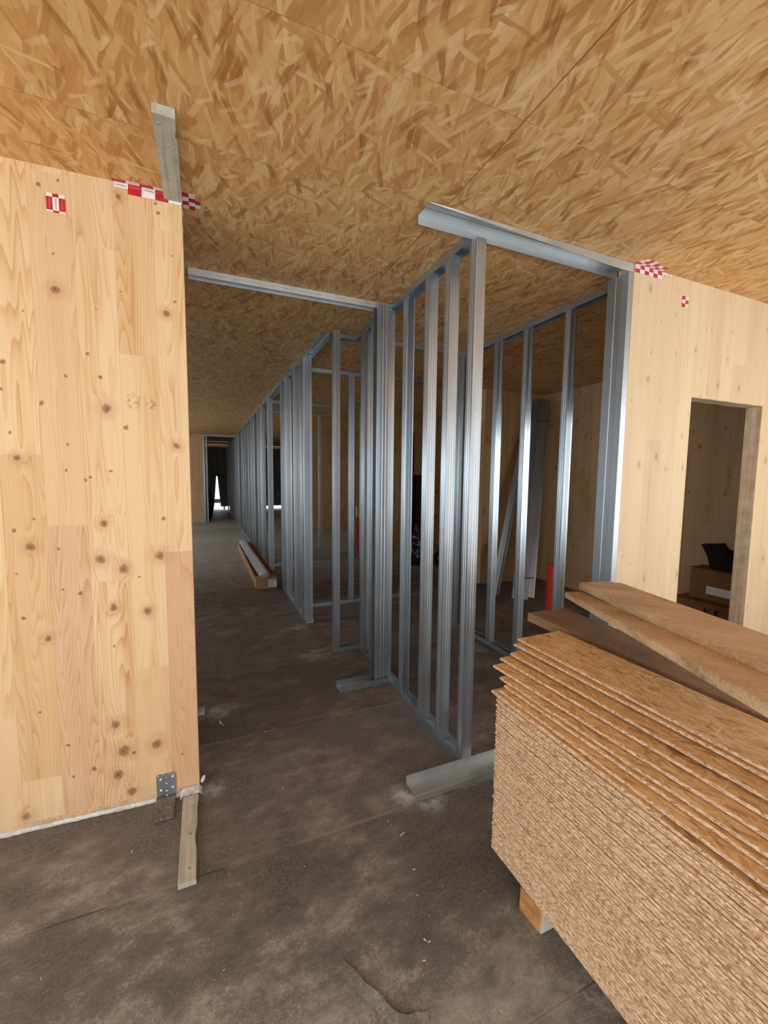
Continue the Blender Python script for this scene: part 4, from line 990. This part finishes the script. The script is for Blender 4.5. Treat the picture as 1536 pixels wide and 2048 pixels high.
bm = bmesh.new(); cyl(bm, (0, 0.03, 0), (0, 0.0, 0.20), 0.012); cyl(bm, (0, -0.03, 0), (0, 0.0, 0.20), 0.012); link('handle', bm, 'black', CT)
bm = bmesh.new(); cyl(bm, (0.01, 0, 0.20), (-0.03, 0, 0.20), 0.035); link('pivot', bm, 'steel_dark', CT)
bm = bmesh.new(); cyl(bm, (0, 0.01, 0.20), (0, 0.05, 0.38), 0.014, 0.008); cyl(bm, (0, -0.01, 0.20), (0, -0.04, 0.38), 0.014, 0.008); link('jaw', bm, 'black', CT)

# ---------------------------------------------------------------- floor bits
# lifted floor veneer: a raised curved lip
bm = bmesh.new()
pts = [(0.36, 1.12), (0.385, 1.075), (0.40, 1.035), (0.425, 1.00), (0.437, 0.975), (0.443, 0.955), (0.462, 0.93), (0.485, 0.918), (0.515, 0.914), (0.54, 0.905)]
pts = [(x - 0.0, y) for x, y in pts]
R = []
for i, (x, y) in enumerate(pts):
    a = Vector(pts[max(i - 1, 0)]); b = Vector(pts[min(i + 1, len(pts) - 1)]); t = (b - a).normalized(); n = Vector((t.y, -t.x))
    h_ = 0.007 * math.sin(math.pi * (i + 0.6) / (len(pts) + 0.4)) + 0.0012
    R.append([bm.verts.new(p) for p in ((x - n.x * -0.030, y - n.y * -0.030, 0.0006), (x, y, h_), (x - n.x * 0.001, y - n.y * 0.001, 0.0004))])
for i in range(len(pts) - 1):
    for j in range(2): bm.faces.new((R[i][j], R[i + 1][j], R[i + 1][j + 1], R[i][j + 1]))
o = link('peeled_edge', bm, 'floor', bpy.data.objects['floor']); o['kind'] = 'structure'; o['label'] = 'curled edge of the peeling floor surface'
# scattered chips
rnd = random.Random(3)
chips = [(0.59, 1.02), (0.70, 1.30), (0.29, 2.40), (0.335, 2.41), (-0.30, 1.80), (0.62, 1.07), (0.63, 1.06), (0.05, 1.55), (0.47, 1.25), (0.10, 1.95), (0.115, 1.99), (0.53, 1.35), (0.72, 1.10)]
chips += [(rnd.uniform(-0.5, 0.9), rnd.uniform(0.75, 1.55)) for _ in range(34)] + [(rnd.uniform(0.0, 1.0), rnd.uniform(1.8, 3.2)) for _ in range(10)] + [(rnd.uniform(0.0, 0.8), rnd.uniform(5, 10)) for _ in range(8)]
cb = bmesh.new(); hexa(cb, [(-.5, -.2, 0), (.5, -.15, 0), (.45, .2, 0), (-.45, .15, 0), (-.45, -.18, .2), (.4, -.1, .25), (.4, .15, .2), (-.4, .1, .15)])
c0 = link('wood_chip', cb, 'chip')
for i, (x, y) in enumerate(chips):
    o = c0 if i == 0 else c0.copy()
    if i: C.objects.link(o)
    if x > 0.93 and y < 1.25: x -= 0.25
    sc = rnd.uniform(0.003, 0.008) if i > 6 else 0.011
    o.scale = (sc, sc, sc); o.location = (x, y, 0.0004); o.rotation_euler = (0, 0, rnd.uniform(0, 6.28))
    tag(o, 'tiny pale wood chip lying on the dark floor', 'wood chip', 'wood chips on the floor')
# a bent strip of foil and a nail on the floor
bm = bmesh.new(); ribbon(bm, [(0.052, 2.63, 0.001), (0.048, 2.60, 0.006), (0.056, 2.575, 0.002), (0.070, 2.55, 0.001)], (0.006, 0.002, 0), 0.001)
tag(link('metal_shaving', bm, 'foil'), 'curled bright metal shaving on the floor right of the left wall', 'shaving')
bm = bmesh.new(); cyl(bm, (0.715, 1.455, 0.003), (0.738, 1.462, 0.003), 0.0022); tag(link('nail', bm, 'chip'), 'single pale screw lying on the floor left of the board stack', 'nail')
